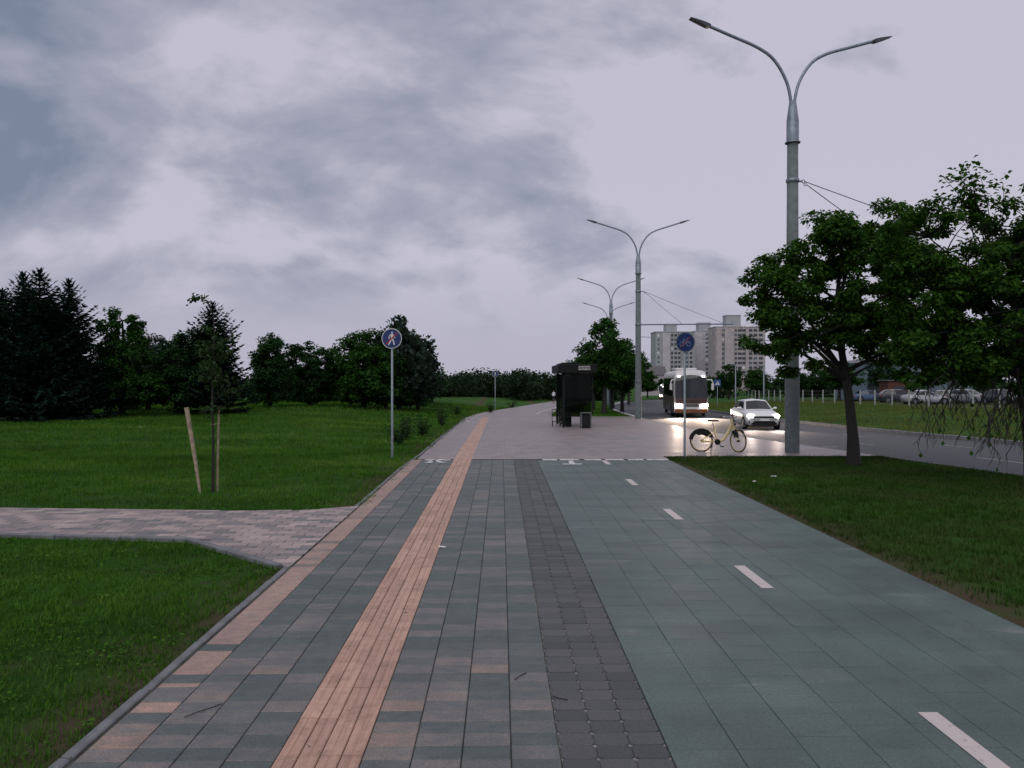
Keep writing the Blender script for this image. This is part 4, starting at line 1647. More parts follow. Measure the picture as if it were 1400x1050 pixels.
def shrub(px, Y, h, w, seed, label):
    x = X_of(px, Y)
    t = thing('shrub', label, 'shrub', (x, Y, ground_z(x, Y) - .04), 0, gw)
    r = random.Random(seed)
    m = MB()
    LC, LD, LN, LL = [], [], [], []
    for k in range(16):
        a = r.uniform(0, 6.28)
        s = r.uniform(.1, 1) * w
        en = Vector((math.cos(a) * s, math.sin(a) * s, h * r.uniform(.5, 1.05)))
        pts = curve_pts((0, 0, 0), en, .5, r, 5)
        m.tube(pts, [.012, .01, .008, .006, .005, .003], 4, cap=False)
        for q in pts[1:]:
            for j in range(4):
                LC.append(tuple(q + Vector((r.gauss(0, .09), r.gauss(0, .09), r.gauss(0, .09)))))
                LD.append((r.uniform(-1, 1), r.uniform(-1, 1), r.uniform(-.3, .8)))
                LN.append((r.uniform(-1, 1), r.uniform(-1, 1), .7))
                LL.append(r.uniform(.07, .16))
    m.build('stem', M['bark'], t)
    obj('foliage', leaf_mesh('foliage', LC, LD, LN, LL, np.array(LL) * .5), M['weed'], t)


shrub(547, 27, .75, .5, 1, 'scruffy low shrub just beyond the pedestrian sign')
shrub(577, 32, .8, .42, 2, 'upright scruffy shrub between two others by the path')
shrub(604, 40, 1.4, .6, 3, 'tallest scruffy shrub on the lawn by the path')
shrub(625, 58, .9, .7, 4, 'distant scruffy shrub on the lawn near the path bend')
shrub(671, 64, .8, .5, 5, 'scruffy shrub close to the distant pedestrian sign')
shrub(700, 82, 1.0, .8, 6, 'low scruffy shrub beyond the distant pedestrian sign')
shrub(555, 29, .9, .2, 7, 'thin dry weed stems beyond the pedestrian sign')

# =================================================================== STREET LAMPS


def arm_profile(sg, tilt):
    pts = []
    ctrl = [(0.05, 10.0), (0.06, 10.7), (0.22, 11.35), (0.62, 11.95), (1.15, 12.28), (2.0, 12.56), (2.75, 12.80)]
    # Catmull-Rom through the control points
    P = [ctrl[0]] + ctrl + [ctrl[-1]]
    for i in range(1, len(P) - 2):
        for k in range(4):
            t = k / 4
            q = []
            for d in (0, 1):
                p0, p1, p2, p3 = P[i - 1][d], P[i][d], P[i + 1][d], P[i + 2][d]
                q.append(.5 * (2 * p1 + (p2 - p0) * t + (2 * p0 - 5 * p1 + 4 * p2 - p3) * t * t + (3 * p1 - p0 - 3 * p2 + p3) * t ** 3))
            pts.append((sg * q[0], 0, q[1]))
    pts.append((sg * 2.75, 0, 12.80))
    return pts


def lamp_post(label, loc, rz, detail=True, bracket=None, hs=1.0):
    t = thing('street_lamp', label, 'street lamp', loc, rz, 'double-armed street lamps along the kerb')
    MB().lathe([(.215, -.1), (.215, 2.28), (.205, 2.30), (.205, 2.38), (.222, 2.40), (.222, 2.48), (.205, 2.50), (.205, 2.58), (.195, 2.62), (.193, 3.0), (.160, 9.55), (.0, 9.55)], 20).build('pole', M['concrete'], t)
    cap = MB().lathe([(.23, 9.46), (.23, 9.49), (.185, 9.50), (.182, 10.15), (.10, 10.75), (.0, 10.78)], 16).build('sleeve', M['galv_pale'], t)
    for sg in (-1, 1):
        arm = MB().tube(arm_profile(sg, 0), .048, 8).build('arm', M['galv'], t)
        m = MB()
        a = math.atan2(.24, .75)
        c, s = math.cos(a), math.sin(a)

        def q(d, h):
            return (sg * (2.72 + d * c - h * s), 12.79 + d * s + h * c)
        m.poly([q(0, -.04), q(.10, -.065), q(.30, -.055), q(.66, -.028), q(.66, -.008), q(.32, .032), q(.08, .045), q(0, .03)], -.085, .085)
        m.build('lamp_head', M['lamp_dark'], arm)
    MB().lathe([(.175, 8.25), (.198, 8.26), (.198, 8.36), (.175, 8.37)], 16).build('clamp_band', M['galv_pale'], t)
    m = MB()
    m.box((.25, 0, 8.31), (.16, .05, .05), bev=.01)
    m.tube([(.36 + .05 * math.cos(a), 0, 8.31 + .05 * math.sin(a)) for a in np.linspace(0, 2 * PI, 9)], .014, 5)
    m.tube([(.42 + .04 * math.cos(a), 0, 8.22 + .05 * math.sin(a)) for a in np.linspace(0, 2 * PI, 9)], .012, 5)
    m.build('wire_hook', M['galv'], t)
    if bracket:
        MB().lathe([(.185, bracket - .06), (.205, bracket - .05), (.205, bracket + .05), (.185, bracket + .06)], 14).build('clamp_band', M['galv_pale'], t)
        MB().tube([(.18, 0, bracket), (6.2, 0, bracket + .05)], .045, 8).build('bracket_arm', M['galv'], t)
        for (xa, za) in ((2.9, bracket + .03), (5.7, bracket + .05)):
            MB().tube([(.40, 0, 8.3), (xa * .5 + .2, 0, (8.3 + za) / 2 - .03), (xa, 0, za)], .012, 5).build('stay_wire', M['wire'], t)
        MB().tube([(.18, 0, bracket - .8), (.8, 0, bracket - .82)], .02, 5).build('bracket_stub', M['galv'], t)
    t.scale = (1, 1, hs)
    return t


lamp_post('tall concrete street lamp half hidden by the leaning maple, nearest the parked bicycle', (8.92, 23.4, base(23.4)), R(10))
lamp_post('street lamp with a bracket arm over the road, beside the bus shelter forecourt', (8.95, 50, base(50)), R(0), bracket=6.15)
lamp_post('street lamp rising behind the maples past the bracket-armed lamp', (10.9, 76, base(76)), R(-2))
lamp_post('most distant street lamp, its arms just above the maples', (13.6, 97, base(97)), R(-6))


def wire(name, label, pts, r=.012):
    o = MB().tube(pts, r, 5).build(name, M['wire'])
    tag(o, label, 'wire', 'overhead wires')


def sagging(a, b, sag, n=8):
    return [(a[0] + (b[0] - a[0]) * i / n, a[1] + (b[1] - a[1]) * i / n, a[2] + (b[2] - a[2]) * i / n - sag * 4 * (i / n) * (1 - i / n)) for i in range(n + 1)]


wire('overhead_wire', 'upper overhead wire from the tall lamp clamp, rising out over the maples', sagging((9.3, 23.4, 8.28), (26.0, 31.0, 5.7), .1), .014)
wire('overhead_wire', 'lower overhead wire from the tall lamp clamp down to the trolley wires', sagging((9.36, 23.4, 8.18), (14.2, 24.4, 5.35), .05), .014)
far_pole = thing('wire_pole', 'plain concrete pole across the road holding the overhead wires', 'pole', (26.1, 31.0, far_z(24, 31) - .05))
MB().lathe([(.2, -.1), (.15, 8.6), (0, 8.62)], 14).build('pole', M['concrete'], far_pole)
for uu, lab in ((12.9, 'trolley wire over the near lane of the road'), (13.5, 'trolley wire over the middle of the road')):
    pts = []
    for yy in np.arange(16, 130, 6.0):
        pts.append((ux(uu, yy), yy, base(yy) + 5.35))
    wire('overhead_wire', lab, pts, .009)

# thin lamps across the road
for px, Y, ytop, lab in ((1007, 100, 498, 'thin pale lamp post across the road beside the pink apartment block'), (1046, 92, 500, 'thin pale lamp post beyond the white car, close to the maple')):
    x = X_of(px, Y)
    z = far_z(x - cshift(Y), Y)
    H = (HOR - ytop) / F * Y + CAM_H - z
    t = thing('street_lamp', lab, 'street lamp', (x, Y, z), 0, 'thin lamp posts across the road')
    MB().lathe([(.09, -.1), (.07, H), (0, H + .01)], 10).build('pole', M['galv_pale'], t)
    m = MB().box((-.35, 0, H), (.9, .22, .1), bev=.03, ry=.1)
    m.build('lamp_head', M['galv_pale'], t)

# =================================================================== SIGNS


def disc_pts(r, n=28, cx=0, cz=0):
    return [(cx + r * math.cos(2 * PI * k / n), cz + r * math.sin(2 * PI * k / n)) for k in range(n)]


def stroke(m, pts, w, y0, y1):
    """thick polyline in x,z"""
    for (a, b) in zip(pts, pts[1:]):
        dx, dz = b[0] - a[0], b[1] - a[1]
        L = math.hypot(dx, dz)
        nx, nz = -dz / L * w / 2, dx / L * w / 2
        m.poly([(a[0] + nx, a[1] + nz), (a[0] - nx, a[1] - nz), (b[0] - nx, b[1] - nz), (b[0] + nx, b[1] + nz)], y0, y1)


def ring(m, cx, cz, r, w, y0, y1, n=16):
    pts = disc_pts(r, n, cx, cz)
    pts.append(pts[0])
    stroke(m, pts, w, y0, y1)


def round_sign(label, loc, zc, rad, picto, slash, dim=False, rz=0.0):
    t = thing('round_sign', label, 'road sign', loc, rz)
    MB().lathe([(.033, -.2), (.033, zc + rad * .7), (0, zc + rad * .7 + .005)], 12).build('post', M['galv_pale'], t)
    wm, rm = (M['sign_dim'], M['sign_red_dim']) if dim else (M['sign_white'], M['sign_red'])
    MB().poly(disc_pts(rad, 32, 0, zc), -.045, -.036).build('rim', M['galv_pale'] if dim else M['sign_white'], t)
    f = MB().poly(disc_pts(rad * .93, 32, 0, zc), -.050, -.0455).build('face', M['sign_blue'], t)
    k = rad / .3
    m = MB()
    ya, yb = -.053, -.0505
    if picto == 'man':
        m.poly(disc_pts(.030 * k, 12, .012 * k, zc + .165 * k), ya, yb)
        m.poly([(-.035 * k, zc + .13 * k), (.045 * k, zc + .13 * k), (.04 * k, zc - .02 * k), (-.02 * k, zc - .02 * k)], ya, yb)
        stroke(m, [(-.03 * k, zc + .12 * k), (-.085 * k, zc + .05 * k), (-.075 * k, zc - .01 * k)], .024 * k, ya, yb)
        stroke(m, [(.04 * k, zc + .11 * k), (.075 * k, zc + .04 * k), (.11 * k, zc + .02 * k)], .024 * k, ya, yb)
        stroke(m, [(.0, zc - .01 * k), (-.045 * k, zc - .10 * k), (-.10 * k, zc - .19 * k)], .036 * k, ya, yb)
        stroke(m, [(.025 * k, zc - .01 * k), (.055 * k, zc - .09 * k), (.075 * k, zc - .19 * k)], .036 * k, ya, yb)
    else:
        ring(m, -.105 * k, zc - .05 * k, .07 * k, .018 * k, ya, yb)
        ring(m, .105 * k, zc - .05 * k, .07 * k, .018 * k, ya, yb)
        stroke(m, [(-.105 * k, zc - .05 * k), (-.04 * k, zc + .06 * k), (.075 * k, zc + .06 * k), (.0, zc - .05 * k), (-.105 * k, zc - .05 * k)], .016 * k, ya, yb)
        stroke(m, [(.0, zc - .05 * k), (-.05 * k, zc + .085 * k)], .016 * k, ya, yb)
        stroke(m, [(.105 * k, zc - .05 * k), (.065 * k, zc + .11 * k), (.03 * k, zc + .12 * k)], .016 * k, ya, yb)
        stroke(m, [(-.085 * k, zc + .09 * k), (-.025 * k, zc + .09 * k)], .02 * k, ya, yb)
    m.build('pictogram', wm, f)
    if slash:
        m = MB()
        stroke(m, [(-.165 * k, zc - .165 * k), (.165 * k, zc + .165 * k)], .032 * k, -.0565, -.0535)
        m.build('slash', rm, f)
    return t


round_sign('round blue sign with white walking figure crossed by red slash, on lawn edge', (-3.17, 22.4, base(22.4)), 3.42, .295, 'man', True, rz=R(-4))
round_sign('round blue bicycle sign crossed by red slash, beside the bike path end', (5.28, 22.0, base(22.0)), 3.30, .285, 'bike', True, dim=True, rz=R(8))
round_sign('small distant round blue pedestrian sign beyond the path bend', (X_of(677, 70), 70, ground_z(-.9, 70) - .02), 3.38, .30, 'man', False)
x = X_of(982, 92)
t = thing('crossing_sign', 'square blue pedestrian crossing sign across the road by the coach', 'road sign', (x, 92, far_z(x - cshift(92), 92)))
MB().lathe([(.04, -.1), (.04, 2.9), (0, 2.91)], 8).build('post', M['galv_pale'], t)
f = MB().box((0, -.05, 2.75), (.78, .015, .78)).build('face', M['sign_blue2'], t)
MB().poly([(-.27, 2.5), (.27, 2.5), (0, 3.0)], -.066, -.059).build('triangle', M['sign_white'], f)
m = MB()
stroke(m, [(0, 2.78), (0, 2.66), (-.06, 2.54)], .05, -.072, -.067)
stroke(m, [(0, 2.66), (.06, 2.54)], .05, -.072, -.067)
m.poly(disc_pts(.035, 10, 0, 2.84), -.072, -.067)
m.build('pictogram', M['black'], f)

# =================================================================== BUS SHELTER
SHX0, SHX1, SHY0, SHY1 = 3.15, 4.60, 38.6, 42.8
sh = thing('bus_shelter', 'dark bus shelter with smoked glass walls and a deep fascia', 'bus shelter', ((SHX0 + SHX1) / 2, SHY0, base(40)))
hw = (SHX1 - SHX0) / 2
Ls = SHY1 - SHY0
for (x, y) in ((-hw, 0), (-hw, Ls), (hw, .02), (hw, Ls)):
    if x > 0:
        MB().box((x, y, 1.72), (.07, .07, 2.1), bev=.01).build('post', M['dark_metal'], sh)
    else:
        MB().box((x, y, 1.35), (.13, .13, 2.9), bev=.015).build('post', M['dark_metal'], sh)
roof = MB().box((-.05, Ls / 2, 2.98), (1.95, Ls + .7, .42), bev=.03).build('roof', M['dark_metal'], sh)
MB().box((-.35, Ls / 2, 3.24), (.9, Ls, .10), bev=.02).build('roof_trim', M['dark_metal'], roof)
end_g = MB().box((0, 0, 1.66), (2 * hw - .12, .012, 2.1)).build('glass_pane', M['smoked'], sh)
MB().box((0, Ls, 1.66), (2 * hw - .12, .012, 2.1)).build('glass_pane', M['smoked'], sh)
for z in (.58, 2.72):
    MB().box((0, 0, z), (2 * hw - .1, .05, .05)).build('rail', M['dark_metal'], sh)
    MB().box((0, Ls, z), (2 * hw - .1, .05, .05)).build('rail', M['dark_metal'], sh)
for k in range(3):
    y0 = .1 + k * (Ls - .1) / 3
    MB().box((-hw, y0 + (Ls - .3) / 6, 1.66), (.012, (Ls - .3) / 3, 2.1)).build('glass_pane', M['smoked'], sh)
    MB().box((-hw, y0 + (Ls - .2) / 3 - .02, 1.4), (.05, .05, 2.6)).build('mullion', M['dark_metal'], sh)
MB().box((-hw, Ls / 2, .58), (.05, Ls - .15, .05)).build('rail', M['dark_metal'], sh)
b = MB()
for k in range(3):
    b.box((-hw + .22 + k * .13, Ls / 2, .72), (.11, Ls - .8, .04), bev=.008)
bench = b.build('bench', M['dark_metal'], sh)
for y in (.6, Ls / 2, Ls - .6):
    MB().box((-hw + .3, y, .34), (.3, .06, .70)).build('bench_leg', M['dark_metal'], bench)
# name board with two lines of small pale letters (too small to read)
bd = MB().box((.27, -.365, 3.0), (.66, .018, .30), bev=.006).build('name_board', M['dark_metal'], roof)
rl = random.Random(2)
for row, z in enumerate((3.065, 2.945)):
    m = MB()
    xx = -.02
    while xx < .55:
        w = rl.uniform(.028, .045)
        h = .085
        m.box((xx + w / 2, -.378, z), (.009, .006, h))
        m.box((xx + w - .004, -.378, z), (.009, .006, h))
        m.box((xx + w / 2 + .004, -.3782, z + rl.choice((-.036, 0, .036))), (w, .006, .014))
        xx += w + .014
    m.build('lettering', M['marker'] if False else M['white'], bd)
# timetable frame and rack on the path side
rk = thing('railing_rack', 'small dark railing rack on the path side of the shelter', 'rack', (SHX0 - .28, SHY0 + 1.2, base(39.5)))
m = MB()
for xx in (-.22, 0, .2):
    m.tube([(xx, 0, .25), (xx, 0, .88)], .016, 6)
m.tube([(-.22, 0, .88), (.2, 0, .88)], .02, 6)
m.tube([(-.22, 0, .25), (.2, 0, .25)], .02, 6)
m.build('rails', M['dark_metal'], rk)
MB().tube([(.2, 0, 0), (.2, 0, .9)], .035, 8).build('post', M['dark_metal'], rk)
MB().tube([(-.2, 0, 0), (-.2, 0, .3)], .025, 8).build('post', M['dark_metal'], rk)
# bin
bx_, by_ = X_of(801, 38.0), 38.0
bn = thing('litter_bin', 'square dark litter bin with grey metal frame beside the shelter', 'litter bin', (bx_, by_, base(by_)))
MB().box((0, 0, .37), (.42, .40, .60), bev=.015).build('panel', M['black'], bn)
for sx in (-1, 1):
    for sy in (-1, 1):
        MB().box((sx * .235, sy * .225, .37), (.05, .05, .74), bev=.008).build('frame_post', M['grey_metal'], bn)
MB().box((0, 0, .755), (.54, .52, .04), bev=.012).build('lid', M['grey_metal'], bn)
MB().box((0, 0, .025), (.50, .48, .04), bev=.008).build('base_plate', M['dark_metal'], bn)

# =================================================================== BICYCLE


def wheel_parts(parent, cx, cz, r, name='wheel', rz=0.0, cy=0.0, spoke=True, tm=None):
    w = bpy.data.objects.new(name, None)
    col.objects.link(w)
    w.parent = parent
    w.location = (cx, cy, cz)
    w.rotation_euler = (0, 0, rz)
    ty = MB()
    n = 28
    ty.tube([(r * math.cos(2 * PI * k / n), 0, r * math.sin(2 * PI * k / n)) for k in range(n + 1)], .021, 7, cap=False)
    ty.build('tyre', M['rubber'], w)
    ty = MB()
    ty.tube([((r - .026) * math.cos(2 * PI * k / n), 0, (r - .026) * math.sin(2 * PI * k / n)) for k in range(n + 1)], .013, 6, cap=False)
    ty.build('rim', M['cream'], w)
    m = MB()
    for k in range(16):
        a = 2 * PI * k / 16
        m.tube([(.02 * math.cos(a), .02 * (-1) ** k, .02 * math.sin(a)), ((r - .03) * math.cos(a), 0, (r - .03) * math.sin(a))], .0022, 3, cap=False)
    m.build('spokes', M['chrome'], w)
    MB().lathe([(0, -.05), (.032, -.05), (.032, .05), (0, .05)], 10, 'Y').build('hub', M['black'], w)
    return w


def bicycle(loc, rz, lean=0.0):
    t = thing('bicycle', 'cream step-through share bicycle parked on its stand at the forecourt', 'bicycle', loc, rz)
    r = .335
    RX, FX, BB = -.56, .56, (-.08, .30)
    wheel_parts(t, RX, r, r)
    fr = MB()
    fr.tube([(-.08, 0, .30), (-.14, 0, .55), (-.19, 0, .74)], .028, 8)          # seat tube
    fr.tube([(.36, 0, .86), (.27, 0, .62), (.10, 0, .36), (-.08, 0, .30)], [.034, .046, .046, .04], 8)     # low main beam
    fr.tube([(.40, 0, .68), (.335, 0, .92)], .026, 8)           # head tube
    for s in (-1, 1):
        fr.tube([(RX, s * .06, r), (-.08, s * .045, .30)], .013, 6)
        fr.tube([(RX, s * .06, r), (-.16, s * .025, .62)], .011, 6)
    fr.build('frame', M['cream'], t)
    # steered front end
    fk = bpy.data.objects.new('front_fork', None)
    col.objects.link(fk)
    fk.parent = t
    fk.location = (.47, 0, 0)
    fk.rotation_euler = (0, 0, R(-58))
    fm = MB()
    for s in (-1, 1):
        fm.tube([(.13, s * .055, r), (.0, s * .05, .66), (-.03, s * .02, .70)], .013, 6)
    fm.tube([(-.03, 0, .68), (-.14, 0, .98), (-.16, 0, 1.06)], .016, 7)
    fm.build('fork_legs', M['cream'], fk)
    wheel_parts(fk, .13, r, r)
    hb = MB().tube([(-.30, -.31, 1.06), (-.22, -.27, 1.08), (-.15, -.12, 1.07), (-.15, .12, 1.07), (-.22, .27, 1.08), (-.30, .31, 1.06)], .014, 6).build('handlebar', M['chrome'], fk)
    for s in (-1, 1):
        g = MB().tube([(-.24, s * .285, 1.075), (-.34, s * .33, 1.05)], .02, 7)
        g.build('grip', M['black'], fk)
    # front mudguard with dark flap
    m = MB()
    n = 10
    for k in range(n):
        a0, a1 = R(50 + k * 9), R(50 + (k + 1) * 9)
        R1, R2 = r + .035, r + .035
        vs = []
        for (a, rr_) in ((a0, R1), (a1, R2)):
            for s in (-1, 1):
                vs.append((.13 + rr_ * math.cos(a), s * .03, r + rr_ * math.sin(a)))
        m.add(vs, [(0, 1, 3, 2)])
    m.build('mudguard', M['black'], fk)
    m = MB().box((.02, 0, .55), (.14, .13, .26), bev=.03, ry=R(-15))
    m.build('lock_box', M['black'], fk)
    bs = MB()
    for z in (.80, .90, 1.0):
        bs.tube([(.02, -.16, z), (.28, -.14, z), (.28, .14, z), (.02, .16, z), (.02, -.16, z)], .006, 5)
    for (x, y) in ((.02, -.16), (.28, -.14), (.28, .14), (.02, .16), (.15, -.15), (.15, .15), (.28, 0)):
        bs.tube([(x, y, .78), (x, y, 1.0)], .005, 4)
    bs.build('basket', M['chrome'], fk)
    # rear guard
    m = MB()
    n = 14
    for s in (-1, 1):
        vs = []
        for k in range(n + 1):
            a = R(20 + k * 11)
            R0 = r + .045
            Ri = r * (0.55 if 1 < k < 10 else .80)
            vs += [(RX + R0 * math.cos(a), s * .035, r + R0 * math.sin(a)), (RX + Ri * math.cos(a), s * .042, r + Ri * math.sin(a))]
        m.add(vs, [(2 * k, 2 * k + 1, 2 * k + 3, 2 * k + 2) for k in range(n)])
    vs = []
    for k in range(n + 1):
        a = R(20 + k * 11)
        R0 = r + .047
        for s in (-1, 1):
            vs.append((RX + R0 * math.cos(a), s * .037, r + R0 * math.sin(a)))
    m.add(vs, [(2 * k, 2 * k + 1, 2 * k + 3, 2 * k + 2) for k in range(n)])
    m.build('rear_guard', M['black'], t)
    MB().tube([(-.19, 0, .72), (-.225, 0, .93)], .014, 7).build('seat_post', M['chrome'], t)
    sd = MB()
    sec = [(-.39, .085, .02), (-.34, .10, .05), (-.22, .075, .055), (-.10, .035, .045), (-.03, .02, .02)]
    vs, fs = [], []
    for (x, w, h) in sec:
        for (yy, zz) in ((-w, -.01), (-w * .8, h * .6), (0, h), (w * .8, h * .6), (w, -.01)):
            vs.append((x, yy, .945 + zz))
    for i in range(4):
        for k in range(4):
            fs.append((i * 5 + k, i * 5 + k + 1, (i + 1) * 5 + k + 1, (i + 1) * 5 + k))
        fs.append((i * 5 + 4, i * 5, (i + 1) * 5, (i + 1) * 5 + 4))
    fs += [(0, 1, 2, 3, 4), (24, 23, 22, 21, 20)]
    sd.add(vs, fs, True)
    sd.build('saddle', M['black'], t)
    m = MB().lathe([(0, -.012), (.09, -.012), (.09, .012), (0, .012)], 16, 'Y', (-.08, -.06, .30))
    m.build('chainring', M['black'], t)
    MB().tube([(-.08, -.08, .30), (.03, -.085, .17)], .012, 6).build('crank', M['black'], t)
    MB().tube([(-.08, .08, .30), (-.19, .085, .43)], .012, 6).build('crank', M['black'], t)
    for (x, y, z) in ((.05, -.14, .165), (-.21, .14, .435)):
        MB().box((x, y, z), (.10, .09, .025), bev=.006).build('pedal', M['black'], t)
    m = MB()
    m.tube([(-.22, .03, .28), (-.27, .11, .005)], .010, 6)
    m.tube([(-.22, -.03, .28), (-.27, -.11, .005)], .010, 6)
    m.build('kickstand', M['black'], t)
    MB().box((RX + .18, -.055, .315), (.38, .02, .055), bev=.012).build('chain_guard', M['cream'], t)
    return t


bicycle((X_of(986, 23.7), 23.75, base(23.7)), R(-6))

# =================================================================== CARS


def bil(q, s, t):
    a = q[0].lerp(q[1], s)
    b = q[3].lerp(q[2], s)
    return a.lerp(b, t)


def panel(m, q, s0, s1, t0, t1, off, n=4):
    """inset pane on the quad q, standing proud along its normal"""
    q = [Vector(p) for p in q]
    nor = (q[1] - q[0]).cross(q[3] - q[0]).normalized()
    vs = []
    for j in range(n + 1):
        for i in range(n + 1):
            vs.append(bil(q, s0 + (s1 - s0) * i / n, t0 + (t1 - t0) * j / n) + nor * off)
    fs = [(j * (n + 1) + i, j * (n + 1) + i + 1, (j + 1) * (n + 1) + i + 1, (j + 1) * (n + 1) + i) for j in range(n) for i in range(n)]
    m.add(vs, fs, True)


def car_wheel(parent, x, y, r, side):
    w = bpy.data.objects.new('wheel', None)
    col.objects.link(w)
    w.parent = parent
    w.location = (x, y, r)
    s = side
    MB().lathe([(r * .62, -.10), (r * .92, -.11), (r, -.08), (r, .08), (r * .92, .11), (r * .62, .10)], 22, 'X').build('tyre', M['rubber'], w)
    m = MB().lathe([(r * .64, s * .07), (r * .60, s * .095), (r * .52, s * .07), (.06, s * .055), (.05, s * .09), (0, s * .09)], 18, 'X')
    for k in range(5):
        a = 2 * PI * k / 5
        m.box((s * .085, math.cos(a) * r * .33, math.sin(a) * r * .33), (.02, .07, r * .56), rx=a - PI / 2)
    m.build('rim', M['galv_pale'], w)


def car(label, loc, rz, paint, lit=False, kind='suv', group=None, beams=True):
    t = thing('car', label, 'car', loc, rz, group)
    if kind == 'suv':
        st = [(-2.14, .56, .36, .56, .62), (-2.06, .72, .26, .66, .74), (-1.92, .82, .22, .76, .85), (-1.5, .885, .21, .84, .95), (-1.0, .90, .21, .90, 1.0), (-.4, .905, .21, .93, 1.02), (.4, .905, .21, .95, 1.03), (1.2, .90, .22, .97, 1.04), (1.75, .88, .24, .98, 1.05), (2.02, .83, .28, .95, 1.02), (2.12, .72, .34, .86, .94)]
        gb_ = (-.98, 1.86, .79, 1.0)
        gr = (-.22, 1.30, .60, 1.50)
    else:
        st = [(-2.2, .58, .36, .52, .58), (-2.1, .74, .25, .62, .68), (-1.9, .83, .21, .70, .78), (-1.4, .87, .20, .78, .87), (-.9, .88, .20, .82, .92), (0, .885, .20, .85, .94), (1.0, .88, .21, .87, .95), (1.6, .86, .23, .88, .97), (2.0, .82, .26, .86, .96), (2.18, .72, .34, .78, .88)]
        gb_ = (-.95, 1.62, .77, .92)
        gr = (-.15, .95, .58, 1.42)
    vs, fs = [], []
    for (y, w, zb, zs, zt) in st:
        half = [(w * .80, zb), (w * .96, zb + .07), (w, zb + .24), (w, (zb + zs) / 2 + .08), (w * .985, zs - .06), (w * .95, zs), (w * .80, zt - .015), (w * .4, zt + .012)]
        ring_ = [(x, z) for x, z in half] + [(-x, z) for x, z in reversed(half)]
        vs += [(x, y, z) for x, z in ring_]
    n = 16
    for i in range(len(st) - 1):
        for k in range(n):
            k2 = (k + 1) % n
            fs.append((i * n + k, (i + 1) * n + k, (i + 1) * n + k2, i * n + k2))
    fs.append(tuple(range(n)))
    fs.append(tuple(reversed(range((len(st) - 1) * n, len(st) * n))))
    MB().add(vs, fs, True).build('body', M[paint], t)
    yf, yr, wb, zb = gb_
    yF, yR, wr, zr = gr
    ymid = (yF + yR) / 2
    B = {}
    for s in (-1, 1):
        B['bf', s] = Vector((s * wb * .93, yf, zb)); B['br', s] = Vector((s * wb * .93, yr, zb))
        B['bm', s] = Vector((s * wb * 1.03, (yf + yr) / 2, zb))
        B['rf', s] = Vector((s * wr * .93, yF, zr - .02)); B['rr', s] = Vector((s * wr * .93, yR, zr - .03))
        B['rm', s] = Vector((s * wr * 1.02, ymid, zr))
    cm = MB()
    order = ['bf', 'bm', 'br', 'rf', 'rm', 'rr']
    vs = [B[k, s] for s in (-1, 1) for k in order] + [Vector((0, yF - .03, zr + .035)), Vector((0, ymid, zr + .06)), Vector((0, yR + .02, zr + .02)), Vector((0, yf - .10, zb + .02)), Vector((0, yr + .05, zb))]
    fs = []
    for o_, flip in ((0, False), (6, True)):
        for q in ((0, 1, 4, 3), (1, 2, 5, 4)):
            q = tuple(o_ + i for i in q)
            fs.append(tuple(reversed(q)) if not flip else q)
    fs += [(3, 4, 13, 12), (12, 13, 10, 9), (4, 5, 14, 13), (13, 14, 11, 10)]
    fs += [(0, 3, 12, 15), (15, 12, 9, 6), (2, 16, 14, 5), (16, 8, 11, 14)]
    cm.add(vs, fs, False)
    cm.build('cabin', M[paint], t)
    # glazing
    m = MB()
    panel(m, [B['bf', -1], Vector((0, yf - .10, zb + .02)), Vector((0, yF - .03, zr + .035)), B['rf', -1]], .09, 1.0, .06, .90, .008)
    panel(m, [Vector((0, yf - .10, zb + .02)), B['bf', 1], B['rf', 1], Vector((0, yF - .03, zr + .035))], 0, .91, .06, .90, .008)
    m.build('windscreen', M['glass'], t)
    m = MB()
    panel(m, [B['br', 1], B['br', -1], B['rr', -1], B['rr', 1]], .1, .9, .2, .88, .06)
    m.build('rear_window', M['glass'], t)
    for s in (-1, 1):
        for (a, b) in ((('bf'), ('bm')), (('bm'), ('br'))):
            ra, rb = ('rf', 'rm') if a == 'bf' else ('rm', 'rr')
            q = [B[a, s], B[b, s], B[rb, s], B[ra, s]]
            if s < 0:
                q = [B[b, s], B[a, s], B[ra, s], B[rb, s]]
            m = MB()
            lo, hi = (.10, .96) if (a == 'bf') == (s > 0) else (.04, .86)
            panel(m, q, lo, hi, .12, .86, .010)
            m.build('side_window', M['glass'], t)
    wy0, wy1, wr_ = st[0][0] + .80, st[-1][0] - .78, .335
    for s in (-1, 1):
        for y in (wy0, wy1):
            m = MB()
            m.lathe([(wr_ + .065, s * .905), (wr_ + .03, s * .912), (0, s * .906)], 24, 'X', (0, y, wr_ + .01))
            m.build('wheel_arch', M['black'], t)
            car_wheel(t, s * .83, y, wr_, s)
        # mirrors
        m = MB().box((s * (wb + .13), yf + .30, zb + .09), (.19, .11, .12), bev=.035)
        m.box((s * (wb + .02), yf + .30, zb + .05), (.12, .05, .04))
        m.build('mirror', M[paint], t)
        zl = st[2][3] - .04
        y0 = st[2][0]
        hl = MB()
        hl.box((s * .665, y0 - .055, zl), (.30, .18, .15), rz=s * R(24), rx=R(-14), bev=.05)
        hl.build('headlight', M['head'] if lit else M['chrome'], t)
        fb = MB().box((s * .66, st[1][0] + .04, .40), (.20, .10, .16), rz=s * R(25), bev=.03)
        fb.build('fog_lamp', M['black'], t)
        tl_ = MB().box((s * .72, st[-2][0] + .02, st[-2][3] - .1), (.22, .14, .20), bev=.03)
        tl_.build('tail_light', M['sign_red'], t)
    MB().box((0, st[1][0] - .055, st[1][3] + .005), (1.02, .10, .095), bev=.02).build('grille', M['black'], t)
